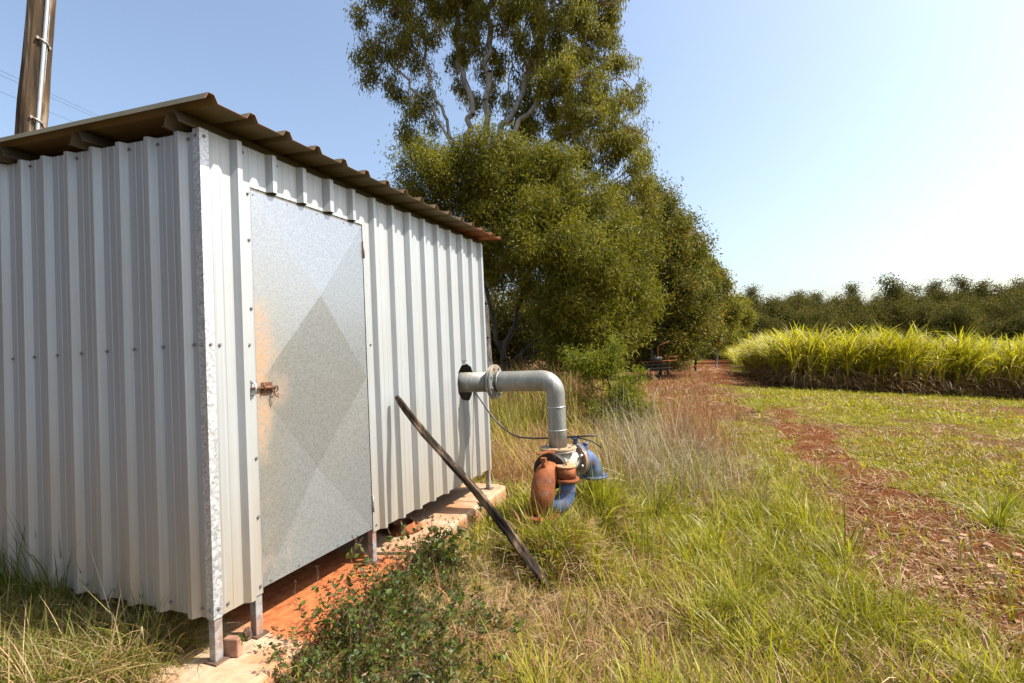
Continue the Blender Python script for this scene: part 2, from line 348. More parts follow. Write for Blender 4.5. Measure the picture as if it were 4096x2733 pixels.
# ------------------------------------------------------------------ pump shed
HB, WT = .18, 2.182
root = empty('pump_shed', L2W(0, 0), math.atan2(U[1], U[0]))
tag(root, 'small shed of ribbed silver metal sheets with low lean-to roof on steel stumps', 'shed')
def rib_profile(a, b, first, pitch=.19, n=30, wb=.056, wt=.024, h=.029, flutes=True):
    """profile points (pos, out) from a to b; ribs have their base start at first+k*pitch"""
    pts = [(a, 0)]
    for k in range(-2, n):
        s = first + k * pitch
        q = [(s, 0), (s + (wb - wt) / 2, h), (s + (wb + wt) / 2, h), (s + wb, 0)]
        if flutes:
            for c in (s + wb + .045, s + wb + .09): q += [(c - .006, 0), (c - .003, .0018), (c + .003, .0018), (c + .006, 0)]
        for p in q:
            if a + 1e-4 < p[0] < b - 1e-4: pts.append(p)
    pts.append((b, 0)); return pts
def wall(name, prof, place, zb, ztop, parent, cut=None, extra_z=(), extra_x=None):
    if extra_x:
        xs = [p[0] for p in prof]; os = [p[1] for p in prof]
        allx = sorted(set(xs) | set(extra_x)); prof = [(x, float(np.interp(x, xs, os))) for x in allx]
    zs = sorted({zb, *extra_z}); b = MB(); vs = []; nz = len(zs) + 1
    for (p, o) in prof:
        for z in zs + [ztop(p)]: vs.append(place(p, o, z))
    fs = []
    for i in range(len(prof) - 1):
        for j in range(nz - 1):
            zc = (zs[j] + (zs[j + 1] if j + 1 < len(zs) else WT)) / 2; xc = (prof[i][0] + prof[i + 1][0]) / 2
            if cut and cut(xc, zc): continue
            fs.append((i * nz + j, (i + 1) * nz + j, (i + 1) * nz + j + 1, i * nz + j + 1))
    b.add(vs, fs)
    return b.build(name, M['sheet'], parent, solid=.0012)
DX0, DX1, DZ1 = .237, 1.025, 2.003
hole = [(.155, -.02), (.14, .06), (.10, .12), (.065, .135), (.03, .15), (-.03, .155), (-.08, .135), (-.13, .09), (-.155, .0), (-.14, -.08), (-.09, -.13), (-.02, -.155), (.05, -.15), (.09, -.11), (.12, -.06)]
HC = (2.29, .975)
def in_poly(x, z):
    c = False; n = len(hole)
    for i in range(n):
        x0, y0 = hole[i]; x1, y1 = hole[i - 1]
        if (y0 > z) != (y1 > z) and x < (x1 - x0) * (z - y0) / (y1 - y0) + x0: c = not c
    return c
def cutf(x, z):
    if DX0 < x < DX1 and z < DZ1: return True
    return in_poly(x - HC[0], z - HC[1])
fx = [HC[0] - .17 + .0035 * i for i in range(100)]; fz = [HC[1] - .17 + .0035 * i for i in range(100)]
wf = wall('front_wall', rib_profile(.004, 2.70, .137), lambda p, o, z: (p, -o, z), HB, lambda p: WT, root, cutf, [DZ1] + fz, [DX0, DX1] + fx)
for kx in (3, 7, 11):
    sx_ = .137 + .19 * kx; b_ = MB(); q_ = [(sx_ - .004, .0), (sx_ + .0145, .0315), (sx_ + .0415, .0315), (sx_ + .0585, .0), (sx_ + .068, .0)]; zb_ = HB + .001 if kx > 4 else DZ1 + .001; zt_ = WT - .001
    if kx == 11: zb_ = HC[1] + .18
    b_.add([(x, -o - .0022, z) for x, o in q_ for z in (zb_, zt_)], [(2 * i, 2 * i + 2, 2 * i + 3, 2 * i + 1) for i in range(4)]); b_.build('sheet_lap', M['sheet'], wf, solid=.0012)
ws = wall('side_wall', rib_profile(.004, 2.70, .072), lambda p, o, z: (-o, p, z), HB, lambda p: 2.168 + .079 * p, root)
wall('back_wall', rib_profile(.004, 2.70, .072), lambda p, o, z: (p, 2.7 + o, z), .012, lambda p: 2.38, root)
we = wall('end_wall', rib_profile(.004, 2.70, .072), lambda p, o, z: (2.706 + o, p, z), HB, lambda p: 2.168 + .079 * p, root)
# roof sheet: ribs run up the slope
rp = rib_profile(-.092, 2.80, -.066 - .028, .19, 20, flutes=False)
zr = lambda y: 2.226 + .077 * (y + .16)
b = MB(); vs = []; ys = [-.16, 1.3, 2.95]
for (p, o) in rp:
    for y in ys: vs.append((p, y, zr(y) + o + .0008))
n3 = len(ys); b.add(vs, [(i * n3 + j, (i + 1) * n3 + j, (i + 1) * n3 + j + 1, i * n3 + j + 1) for i in range(len(rp) - 1) for j in range(n3 - 1)])
roof = b.build('roof', M['roof'], root, solid=.0012)
for y in (.065, .695, 1.325, 1.955, 2.585):
    zt = 2.237 + .077 * (y - .065) - .002; zb = zt - .052; b = MB()
    P = [(-.058, zb), (-.044, zb), (-.022, zt), (.022, zt), (.044, zb), (.058, zb)]
    x0, x1 = -.072, 2.76; vs = [(x, y + a, z) for x in (x0, x1) for a, z in P]
    b.add(vs, [(i, i + 1, i + 7, i + 6) for i in range(5)]); b.build('purlin', M['purlin'], root, solid=.0016)
# screw heads (roof)
sb = MB(); sb.tube([(0, 0, 0), (0, 0, .002)], .0075, 10).tube([(0, 0, .002), (0, 0, .007)], .0048, 6, smooth=False)
proto = sb.build('screw', M['screw'], ws); proto_me = proto.data; bpy.data.objects.remove(proto)
def screw(parent, loc, axis):
    o = bpy.data.objects.new('screw', proto_me); col.objects.link(o); o.parent = parent; o.location = loc
    o.rotation_mode = 'QUATERNION'; o.rotation_quaternion = Vector(axis).to_track_quat('Z', 'Y')
for y in (.125, .755, 1.385):
    for i in (0, 2, 4, 8): screw(roof, (-.066 + .19 * i, y, zr(y) + .030), (0, 0, 1))
def fold(name, pts, z0, z1f, mat, closed=False):
    b = MB(); vs = []
    for (x, y) in pts: vs += [(x, y, z0), (x, y, z1f(x, y))]
    b.add(vs, [(2 * i, 2 * i + 2, 2 * i + 3, 2 * i + 1) for i in range(len(pts) - 1)]); return b.build(name, mat, root, solid=.0012)
cf = fold('corner_flashing', [(-.0035, .036), (-.0035, -.0035), (.036, -.0035)], HB - .003, lambda x, y: 2.182, M['flash'])
ef = fold('corner_flashing', [(2.664, -.0035), (2.7095, -.0035), (2.7095, .04)], HB - .003, lambda x, y: 2.182, M['flash'])
fold('corner_flashing', [(-.0035, 2.665), (-.0035, 2.7035), (.036, 2.7035)], HB - .003, lambda x, y: 2.37, M['flash'])
# screws on the walls
for n in range(13):
    y = .062 + .19 * n
    screw(ws, (-.002, y, 1.291 - .007 * y), (-1, 0, 0))
    if n in (0, 1, 2, 4, 6, 8, 10, 12): screw(ws, (-.002, y, 2.152 + .079 * y - .012), (-1, 0, 0))
    screw(ws, (-.002, y, HB + .036), (-1, 0, 0))
for z in (2.152, 1.288, .215):
    screw(cf, (-.0045, .018, z), (-1, 0, 0)); screw(cf, (.018, -.0045, z), (0, -1, 0))
for z in (2.15, 1.288, .215): screw(ef, (2.69, -.0045, z), (0, -1, 0))
for n in range(13):
    x = .205 + .19 * n
    if x < 2.66: screw(wf, (x, -.002, 2.15), (0, -1, 0))
for x in (.062, .207, 1.062, 2.10): screw(wf, (x, -.002, 1.286), (0, -1, 0))
for z in (1.97, 1.76, 1.45, .78, .52, .215): screw(wf, (.224, -.002, z), (0, -1, 0))
for x in (.062, 1.05): screw(wf, (x, -.002, .215), (0, -1, 0))
for n in range(1, 5): screw(wf, (.205 + .19 * n, -.002, 2.03), (0, -1, 0))
# posts
for (x, y) in ((.003, .003), (.203, .006), (1.022, .006), (2.664, .004), (.003, 2.65), (2.664, 2.65), (.003, 1.33)):
    z1 = 2.16 + .07 * y
    b = MB().box((x, y, .004), (x + .036, y + .036, z1)); p = b.build('post', M['galvr'], root, bevel=.003)
    MB().box((x - .014, y - .02, .0), (x + .05, y + .052, .007)).build('foot_plate', M['rock'], p)
# door
n_x, n_z = 2, 4
x0, x1, z0, z1 = .239, 1.016, .203, 1.989; zm = (z0 + z1) / 2; xm = (x0 + x1) / 2; yo = -.0015
b = MB()
P = [(x0, yo, z0), (x1, yo, z0), (x0, yo, zm), (x1, yo, zm), (x0, yo, z1), (x1, yo, z1), (xm, yo + .036, (z0 + zm) / 2), (xm, yo - .030, (z1 + zm) / 2)]
b.add(P, [(0, 1, 6), (1, 3, 6), (3, 2, 6), (2, 0, 6), (2, 3, 7), (3, 5, 7), (5, 4, 7), (4, 2, 7)])
t = .018
b.add([(x0, yo, z0), (x1, yo, z0), (x1, yo, z1), (x0, yo, z1), (x0, yo + t, z0), (x1, yo + t, z0), (x1, yo + t, z1), (x0, yo + t, z1)], [(0, 4, 5, 1), (1, 5, 6, 2), (2, 6, 7, 3), (3, 7, 4, 0)])
door = b.build('door', M['door'], root)
fr = MB().box((x0 + .004, .0375, z0 + .004), (x0 + .03, .04, z1 - .004)).box((x1 - .03, .0175, z0 + .004), (x1 - .004, .04, z1 - .004)).box((x0 + .031, .0175, z1 - .03), (x1 - .031, .04, z1 - .004)).box((x0 + .031, .0175, z0 + .004), (x1 - .031, .04, z0 + .03))
fr.build('door_frame', M['galvr'], door)
MB().box((DX0 - .004, .003, DZ1 - .0145), (DX1 + .004, .041, DZ1 + .03)).build('lintel', M['purlin'], root)
for (x, z) in [(x0 + .012, z1 - .018), (.45, z1 - .012), (.65, z1 - .012), (.86, z1 - .012), (x1 - .012, z1 - .018), (.28, z0 + .015), (.45, z0 + .015), (.72, z0 + .015), (x1 - .012, z0 + .02)]:
    screw(door, (x, yo - .0005, z), (0, -1, 0)); door.children[-1].scale = (.6, .6, .6)
for z in (1.85, .35):
    h = MB().box((1.0165, -.006, z - .05), (1.026, -.0005, z + .05)).tube([(1.0215, -.009, z - .05), (1.0215, -.009, z + .05)], .005, 8)
    h.build('hinge', M['galvr'], door)
lt = MB().box((.262, -.0055, 1.062), (.322, -.002, 1.114)).tube([(.262, -.014, 1.09), (.33, -.014, 1.088)], .009, 10)
lt.tube([(.262, -.016, 1.112), (.268, -.024, 1.09), (.262, -.016, 1.066)], .003, 6)
latch = lt.build('latch', M['rustd'], door)
MB().tube([(.2, -.014, 1.091), (.262, -.014, 1.09)], .0062, 10).build('bolt', M['rustd'], latch)
MB().tube([(.322, -.02, 1.075), (.322, -.024, 1.05), (.33, -.03, 1.043), (.336, -.026, 1.058)], .0042, 8).build('bolt_handle', M['rustd'], latch)
rg = [(.332 + .010 * math.cos(a), -.018, 1.082 + .013 * math.sin(a)) for a in np.linspace(0, 2 * math.pi, 17)]
MB().tube(rg, .0028, 6, cap=False).build('ring', M['dark'], latch)
kp = MB().box((.206, -.004, 1.118), (.222, -.002, 1.13)).box((.206, -.004, 1.05), (.222, -.002, 1.066)).tube([(.214, -.004, 1.124), (.214, -.022, 1.11), (.214, -.025, 1.09), (.214, -.022, 1.07), (.214, -.004, 1.058)], .0042, 8)
kp.build('latch_keeper', M['galv'], root)
# slab
def slab():
    bm = bmesh.new(); pts = [(-.15, -.26), (.4, -.22), (1.25, -.14), (1.9, -.115), (2.75, -.103), (2.83, -.08), (2.86, 0), (2.87, 3.05), (-.15, 3.05)]
    vs = [bm.verts.new((x, y, 0)) for x, y in pts]; f = bm.faces.new(vs); r = bmesh.ops.extrude_face_region(bm, geom=[f])
    for v in r['geom']:
        if isinstance(v, bmesh.types.BMVert): v.co.z -= .34
    bmesh.ops.recalc_face_normals(bm, faces=bm.faces)
    me = bpy.data.meshes.new('concrete_slab'); bm.to_mesh(me); bm.free(); me.materials.append(M['slab'])
    o = bpy.data.objects.new('concrete_slab', me); col.objects.link(o); o.location = L2W(0, 0); o.rotation_euler = root.rotation_euler
    md = o.modifiers.new('bevel', 'BEVEL'); md.width = .022; md.segments = 3; md.limit_method = 'ANGLE'
    tag(o, 'orange stained concrete slab the metal shed stands on', 'slab')
slab()
RZ = root.rotation_euler[2]
def locempty(name, label, cat, lx, ly, lz, **k): return tag(empty(name, L2W(lx, ly, lz), RZ), label, cat, **k)
# things on the slab
o = MB()
rr = [(.075, .0), (.13, .0), (.13, .018), (.085, .018), (.078, .05), (.07, .05), (.07, .0)]
N = 40; vs = [(math.cos(2 * math.pi * i / N) * r, math.sin(2 * math.pi * i / N) * r, z) for i in range(N) for r, z in rr]; K = len(rr)
o.add(vs, [(i * K + j, ((i + 1) % N) * K + j, ((i + 1) % N) * K + j + 1, i * K + j + 1) for i in range(N) for j in range(K - 1)], True)
fl = o.build('pipe_flange', M['rust']); fl.location = L2W(1.565, .165, .002); fl.rotation_euler = (0, 0, RZ)
tag(fl, 'round rusty pipe flange lying on the slab under the shed wall', 'flange')
def rock(name, label, cat, loc, s, mat, seed):
    bm = bmesh.new(); bmesh.ops.create_icosphere(bm, subdivisions=2, radius=1); r = random.Random(seed)
    for v in bm.verts: v.co = Vector((v.co.x * s[0], v.co.y * s[1], v.co.z * s[2])) * r.uniform(.75, 1.15)
    me = bpy.data.meshes.new(name); bm.to_mesh(me); bm.free(); me.materials.append(mat); q = bpy.data.objects.new(name, me); col.objects.link(q)
    q.location = loc; q.rotation_euler = (0, 0, RZ + seed); tag(q, label, cat); return q
def brick():
    b = MB().box((-.012, -.05, 0), (.022, .02, .075)); q = b.build('brick', M['stone'], bevel=.006); q.location = L2W(.062, .0, .001); q.rotation_euler = (0, 0, RZ + .2)
    tag(q, 'broken brown block leaning beside the nearest shed post', 'brick')
brick()
rock('rock', 'small dark rock on the slab behind the second shed post', 'rock', L2W(.178, .03, .02), (.02, .018, .034), M['rock'], 2)
rock('rock', 'small dark rock on the slab left of the door hinge post', 'rock', L2W(.985, .03, .018), (.02, .018, .032), M['rock'], 5)

# ------------------------------------------------------------------ pipework
pr = locempty('discharge_pipe', 'thick grey galvanised pipe bending down outside the shed hole', 'pipe', 0, 0, 0)
PX, PY, PZ, PR = 2.28, -.765, .975, .072
def flange(b, c, axis, r, th, n=32):
    c = Vector(c); a = Vector(axis).normalized(); b.tube([c - a * th / 2, c + a * th / 2], r, n)
def bolts(parent, c, axis, r, n, half, size=.011, mat='galvr'):
    c = Vector(c); a = Vector(axis).normalized(); q = a.orthogonal().normalized(); w_ = a.cross(q)
    for i in range(n):
        t = 2 * math.pi * (i + .5) / n; p = c + (q * math.cos(t) + w_ * math.sin(t)) * r
        MB().tube([p - a * half, p + a * half], size * .55, 6, smooth=False).tube([p - a * (half), p - a * (half - .008)], size, 6, smooth=False).tube([p + a * (half - .008), p + a * half], size, 6, smooth=False).build('bolt', M[mat], parent)
p1 = MB().tube([(PX, .45, PZ), (PX, -.262, PZ)], .081, 32); p1 = p1.build('pipe_stub', M['pipe'], pr)
g = MB(); flange(g, (PX, -.250, PZ), (0, 1, 0), .137, .016); fl1 = g.build('flange', M['pipe'], pr, bevel=.002)
g = MB(); flange(g, (PX, -.270, PZ), (0, 1, 0), .137, .017); fl2 = g.build('flange', M['pipe'], pr, bevel=.002)
g = MB(); flange(g, (PX, -.260, PZ), (0, 1, 0), .132, .0035); g.build('gasket', M['black'], pr)
bolts(fl2, (PX, -.26, PZ), (0, 1, 0), .112, 8, .03)
# the bend: the elbow has its mitre welds
pts = [(PX, -.262, PZ), (PX, -.36, PZ), (PX, -.50, PZ + .0)]
rad = .105
for i in range(0, 13):
    a = math.pi / 2 * i / 12; pts.append((PX, PY + rad - math.sin(a) * rad - .0, PZ - rad + math.cos(a) * rad))
pts += [(PX, PY, .72), (PX, PY, .6), (PX, PY, .465)]
MB().tube(pts, [.081] * 3 + [.081 - .010 * i / 12 for i in range(13)] + [.0705] * 3, 32).build('elbow_pipe', M['pipe'], pr)
for (c, a, r_w) in (((PX, -.31, PZ), (0, 1, 0), .0815), ((PX, PY, .775), (0, 0, 1), .0712), ((PX, PY, .60), (0, 0, 1), .0712)):
    g = MB(); c = Vector(c); ring = []
    q = Vector(a).orthogonal().normalized(); w_ = Vector(a).cross(q)
    ring = [c + (q * math.cos(t) + w_ * math.sin(t)) * r_w for t in np.linspace(0, 2 * math.pi, 33)]
    g.tube(ring, .0035, 6, cap=False).build('weld_bead', M['galv'], pr)
g = MB(); flange(g, (PX, PY, .462), (0, 0, 1), .138, .017); f3 = g.build('flange', plain('rusty_flange_face', (.3, .2, .12), (.48, .34, .2), 20, .7, .2), pr, bevel=.002)
bolts(f3, (PX, PY, .452), (0, 0, 1), .114, 8, .026)
# valve set: tee, butterfly valves, elbows
vr = locempty('valve_assembly', 'rusty orange elbow and blue elbow joined by a grey tee below the big pipe', 'valve', 0, 0, 0)
th = R(-20); D = Vector((math.cos(th), math.sin(th), 0)); S = Vector((-D.y, D.x, 0)); T = Vector((PX, PY, .345)); D1 = Vector((math.cos(R(-4)), math.sin(R(-4)), .06)).normalized(); S1 = Vector((-D1.y, D1.x, 0)); D = Vector((math.cos(R(-31)), math.sin(R(-31)), 0)); TL = T + Vector((0, 0, -.012))
g = MB(); flange(g, (PX, PY, .444), (0, 0, 1), .135, .015)
g.tube([(PX, PY, .437), (PX, PY, .30)], .08, 28).tube([TL - D1 * .13, T, T + D * .17], .08, 28)
tee = g.build('tee', plain('cream_grey_casting', (.34, .32, .26), (.5, .47, .38), 12, .6, .1), vr)
VB = TL - D1 * .155
g = MB(); flange(g, VB, D1, .132, .05); g.tube([VB + Vector((0, 0, .1)), VB + Vector((0, 0, .128))], .02, 12)
bv = g.build('butterfly_valve', M['dark'], vr, bevel=.003); bolts(bv, VB, D1, .112, 8, .034, .011, 'dark')
h = VB + Vector((0, 0, .128))
g = MB().tube([h, h + Vector((0, 0, .012))], .034, 16); hp = h + Vector((0, 0, .016))
dirh = (-D1 * .9 + S1 * .45).normalized(); sh = dirh.cross(Vector((0, 0, 1)))
vs = [hp + dirh * a + sh * c + Vector((0, 0, z)) for z in (-.004, .004) for a, c in ((-.03, -.022), (.12, -.018), (.12, .018), (-.03, .022))]
g.add(vs, [(3, 2, 1, 0), (4, 5, 6, 7), (0, 1, 5, 4), (1, 2, 6, 5), (2, 3, 7, 6), (3, 0, 4, 7)]).build('valve_lever', M['rust'], bv)
def elbow(P0, d, r0, R0, drop, name, mat, parent, base_r, fl=True):
    pts = [P0, P0 + d * .03]
    for i in range(1, 11):
        a = math.pi / 2 * i / 10 * .86; pts.append(P0 + d * (.03 + R0 * math.sin(a)) + Vector((0, 0, -R0 + R0 * math.cos(a))))
    e = pts[-1]; dd = (pts[-1] - pts[-2]).normalized(); pts.append(e + dd * drop)
    g = MB().tube(pts, r0, 28)
    if fl: flange(g, P0 + d * .008, d, r0 + .045, .018)
    flange(g, pts[-1], (0, 0, 1), base_r, .018)
    o = g.build(name, mat, parent); return o, pts
re_, rpts = elbow(VB - D1 * .026, -D1, .083, .13, .15, 'rusty_elbow', M['rust'], vr, .128, False)
q = rpts[6]; MB().tube([q + Vector((0, 0, .06)), q + Vector((0, 0, .155)) - D * .0], .018, 12).tube([q + Vector((0, 0, .135)), q + Vector((0, 0, .158))], .024, 6, smooth=False).build('air_nozzle', M['rust'], re_)
bolts(re_, rpts[-1], (0, 0, 1), .115, 6, .02, .011, 'rust')
g = MB(); flange(g, T + D * .185, D, .122, .03); bv2 = g.build('butterfly_valve', M['galvr'], vr, bevel=.003); bolts(bv2, T + D * .185, D, .104, 8, .04, .012, 'galv')
MB().tube([T + D * .185 + Vector((0, 0, .11)), T + D * .185 + Vector((0, 0, .16))], .018, 10).tube([T + D * .185 + Vector((0, 0, .16)), T + D * .185 + Vector((0, 0, .172))], .035, 14).build('valve_stem', M['blue'], bv2)
be, bp = elbow(T + D * .20, D, .076, .12, .07, 'blue_elbow', M['blue'], vr, .115)
q = bp[5]; MB().tube([q + Vector((0, 0, .05)), q + Vector((0, 0, .13))], .017, 10).tube([q + Vector((0, 0, .115)), q + Vector((0, 0, .135))], .021, 10).build('air_nozzle', M['blue'], be)
# capped riser on a blue bend in front
ca = Vector((2.07, -.885, .035))
g = MB().tube([ca + Vector((0, 0, z)) for z in (.335, .25)], .066, 28); flange(g, ca + Vector((0, 0, .243)), (0, 0, 1), .088, .022)
cap = g.build('capped_riser', M['rust'], vr); MB().tube([ca + Vector((0, 0, .333)), ca + Vector((0, 0, .345))], .069, 28).build('cap', plain('ochre_rust', (.35, .17, .07), (.5, .3, .15), 25, .8), cap)
MB().tube([ca + Vector((-.0, 0, .345)), ca + Vector((0, 0, .385))], .009, 8).tube([ca + Vector((-.018, 0, .375)), ca + Vector((.018, 0, .375))], .006, 8).build('bleed_tap', plain('brass', (.4, .28, .12), (.6, .45, .22), 20, .4, .6), cap)
q = rpts[8]; bend = [ca + Vector((0, 0, .235)), ca + Vector((0, 0, .17)), ca + Vector((-.005, .01, .13)), ca + Vector((-.03, .03, .09)), ca + Vector((-.08, .05, .07)), Vector((q.x, q.y, .09))]
MB().tube(bend, [.06, .06, .062, .063, .062, .058], 24).build('blue_bend', M['blue'], vr)
for k, off in enumerate((.0, .02)):
    MB().tube([h + Vector((0, 0, -.01)), h + Vector((.02 + off, -.06, -.03)), h + Vector((.06 + off, -.12, -.07)), ca + Vector((-.04 + off, .03, .345))], .004, 6).build('control_tube', M['galv'], vr)
# black cables
cab = [(2.40, .12, .93), (2.42, -.018, .876), (2.42, -.078, .795), (2.42, -.144, .699), (2.42, -.199, .636), (2.42, -.265, .579), (2.42, -.331, .533), (2.42, -.397, .51), (2.42, -.529, .504), (2.42, -.637, .508), (2.42, -.795, .52)]
g = MB().tube(cab + [(2.42, -.909, .528), (2.42, -1.035, .538)], .007, 8)
g.tube([(2.43, -.7, .52), (2.43, -.888, .516), (2.43, -.997, .49), (2.45, -1.06, .44)], .0055, 8)
cb = g.build('power_cable', M['black']); cb.location = L2W(0, 0); cb.rotation_euler = (0, 0, RZ)
tag(cb, 'black cable hanging from the hole in the shed wall behind the pipe', 'cable')

# ------------------------------------------------------------------ leaning stick
a = Vector(L2W(1.232, -.058, .965)); e = Vector(L2W(1.45, -1.06, -.34)); g = MB(); pts = []; rad = []
ax = (e - a).normalized(); s1 = ax.orthogonal().normalized(); s2 = ax.cross(s1); n = 40
vs = []; fs = []; K = 14
for i in range(n + 1):
    t = i / n; c = a.lerp(e, t) + s1 * .012 * math.sin(t * 9) + s2 * .01 * math.sin(t * 6 + 1)
    for j in range(K):
        an = 2 * math.pi * j / K; r = (.019 + .011 * t) * (1 + .25 * math.sin(3 * an + t * 12) + .2 * (random.random() - .5))
        if i == 0: r *= .7
        vs.append(c + (s1 * math.cos(an) + s2 * math.sin(an)) * r)
fs = [(i * K + j, i * K + (j + 1) % K, (i + 1) * K + (j + 1) % K, (i + 1) * K + j) for i in range(n) for j in range(K)] + [tuple(range(K)), tuple(n * K + j for j in reversed(range(K)))]
st = MB().add([v - a for v in vs], fs).build('wooden_pole', M['stick']); st.location = a
tag(st, 'dark rotting wooden pole leaning against the shed wall right of the door', 'pole')

# ------------------------------------------------------------------ power pole, wires
pc = Vector((-5.17, 5.5, 0)); zt = 7.2
pb = empty('power_pole', (-5.12, 5.5, .1)); pb.scale = (.73, .73, 1); tag(pb, 'thick weathered wooden power pole rising behind the shed roof', 'power pole')
K = 20; vs = []; n = 60; pt = []
for i in range(n + 1):
    t = i / n; z = -.4 + t * 8.4; cx = .0 + .119 * (z - 4.0) + .02 * math.sin(z * 1.3); r0 = .205 - .0085 * z + (.012 * math.exp(-((z - 4.35) / .3) ** 2))
    pt.append(Vector((cx, 0, z)))
    for j in range(K):
        an = 2 * math.pi * j / K; r = r0 * (1 + .035 * math.sin(5 * an + z * .6) + .02 * math.sin(11 * an + z * 1.7) + .015 * (random.random() - .5)); vs.append((pt[-1].x + math.cos(an) * r, math.sin(an) * r, z))
MB().add(vs, [(i * K + j, i * K + (j + 1) % K, (i + 1) * K + (j + 1) % K, (i + 1) * K + j) for i in range(n) for j in range(K)] + [tuple(n * K + j for j in reversed(range(K)))]).build('trunk', M['polebark'], pb)
def on_pole(z, an, r): 
    i = (z + .4) / 8.4 * n; k_ = int(i); c = pt[k_].lerp(pt[k_ + 1], i - k_); return Vector((c.x + math.cos(an) * r, math.sin(an) * r, z))
can = R(-24)
MB().tube([on_pole(z, can, .216 - .0085 * z) for z in np.linspace(.2, 7.6, 30)], .027, 16).build('conduit', plain('dull_galvanised_conduit', (.42, .42, .4), (.6, .6, .57), 5, .35, .6), pb)
MB().tube([on_pole(z, can + .26, .208 - .0085 * z) for z in np.linspace(.2, 7.6, 30)], .008, 6).build('earth_wire', M['galvr'], pb)
for z in (2.28, 3.12, 3.98, 4.93, 5.9):
    z += 1.0
    g = MB().tube([on_pole(z + .03, can - .42, .203 - .0085 * z), on_pole(z + .012, can - .2, .243 - .0085 * z), on_pole(z, can, .249 - .0085 * z), on_pole(z - .012, can + .2, .243 - .0085 * z), on_pole(z - .03, can + .42, .203 - .0085 * z)], .013, 8)
    g.tube([on_pole(z + .03, can - .42, .198 - .0085 * z), on_pole(z + .03, can - .42, .232 - .0085 * z)], .018, 8).tube([on_pole(z - .03, can + .42, .198 - .0085 * z), on_pole(z - .03, can + .42, .232 - .0085 * z)], .018, 8)
    g.build('clamp', M['galvr'], pb)
for (a3, b3, lab) in (((-22., 22.2, 14.93), (-24.2, 30.7, 16.85), 'topmost of three thin power lines crossing behind the wooden pole'), ((-22., 22.2, 14.73), (-24.5, 30.7, 16.82), 'middle of three thin power lines crossing behind the wooden pole'), ((-22.05, 22.2, 14.), (-25.8, 30.7, 16.6), 'lowest of three thin power lines crossing behind the wooden pole')):
    A_ = Vector(a3); B_ = Vector(b3); pts = [A_.lerp(B_, t) for t in np.linspace(-.8, 2., 15)]
    wv = MB().tube([p - A_ for p in pts], .007, 5).build('power_line', M['dark']); wv.location = A_; tag(wv, lab, 'cable', 'power lines')

# ------------------------------------------------------------------ blades and leaves
def blades(P, az, L, W, lean, curve, C, seg=3, twist=None, flat=False):
    n = len(P); th = lean.copy(); pos = P.copy(); hx = np.cos(az); hy = np.sin(az)
    tw = (rng.random(n) * 2 - 1) * 1.2 if twist is None else twist
    wx, wy = -hy * np.cos(tw) , hx * np.cos(tw)
    wz = np.sin(tw) * .6
    lv = []; step = L / seg
    prof = [1, .95, .7, .12] if seg == 3 else list(np.interp(np.linspace(0, 1, seg + 1), [0, .3, .7, 1], [.6, 1, .75, .08]))
    for k in range(seg + 1):
        w_ = (W * prof[k] * .5)[:, None] * np.stack([wx, wy, wz], 1)
        lv.append(pos - w_); lv.append(pos + w_)
        pos = pos + np.stack([hx * np.sin(th) * step, hy * np.sin(th) * step, np.cos(th) * step], 1)
        th = th + curve / seg
    V = np.stack(lv, 1); m_ = 2 * (seg + 1)
    base = (np.arange(n) * m_)[:, None]
    F = np.concatenate([base + np.array([[2 * k, 2 * k + 1, 2 * k + 3, 2 * k + 2]]) for k in range(seg)], 0)
    Cc = np.repeat(C, m_, 0)
    return V.reshape(-1, 3), F, Cc
def leaves(P, dirs, L, W, C):
    """rhomboid leaves hanging along dirs"""
    n = len(P); d = dirs / np.linalg.norm(dirs, axis=1, keepdims=True)
    r = rng.normal(size=(n, 3)); s = np.cross(d, r); s /= np.linalg.norm(s, axis=1, keepdims=True) + 1e-9
    nn = np.cross(d, s)
    L = L[:, None]; W = W[:, None]
    a = P; m_ = P + d * L * .45 + nn * L * .06; t = P + d * L
    V = np.stack([a, m_ - s * W / 2, t, m_ + s * W / 2], 1).reshape(-1, 3)
    F = np.arange(n * 4).reshape(n, 4); return V, F, np.repeat(C, 4, 0)
class Bag:
    def __init__(s): s.V = []; s.F = []; s.C = []; s.n = 0
    def add(s, V, F, C): s.V.append(V); s.F.append(F + s.n); s.C.append(C); s.n += len(V)
    def build(s, name, mat, parent=None): return np_mesh(name, np.concatenate(s.V), np.concatenate(s.F), mat, parent, np.concatenate(s.C))
def vary(c0, c1, n, jit=.12):
    t = rng.random((n, 1)); c = np.array(c0) * (1 - t) + np.array(c1) * t
    return np.clip(c * (1 + (rng.random((n, 1)) * 2 - 1) * jit * 2), .004, 1)
def G3(x, y): return np.stack([x, y, height(x, y) - .004], 1)

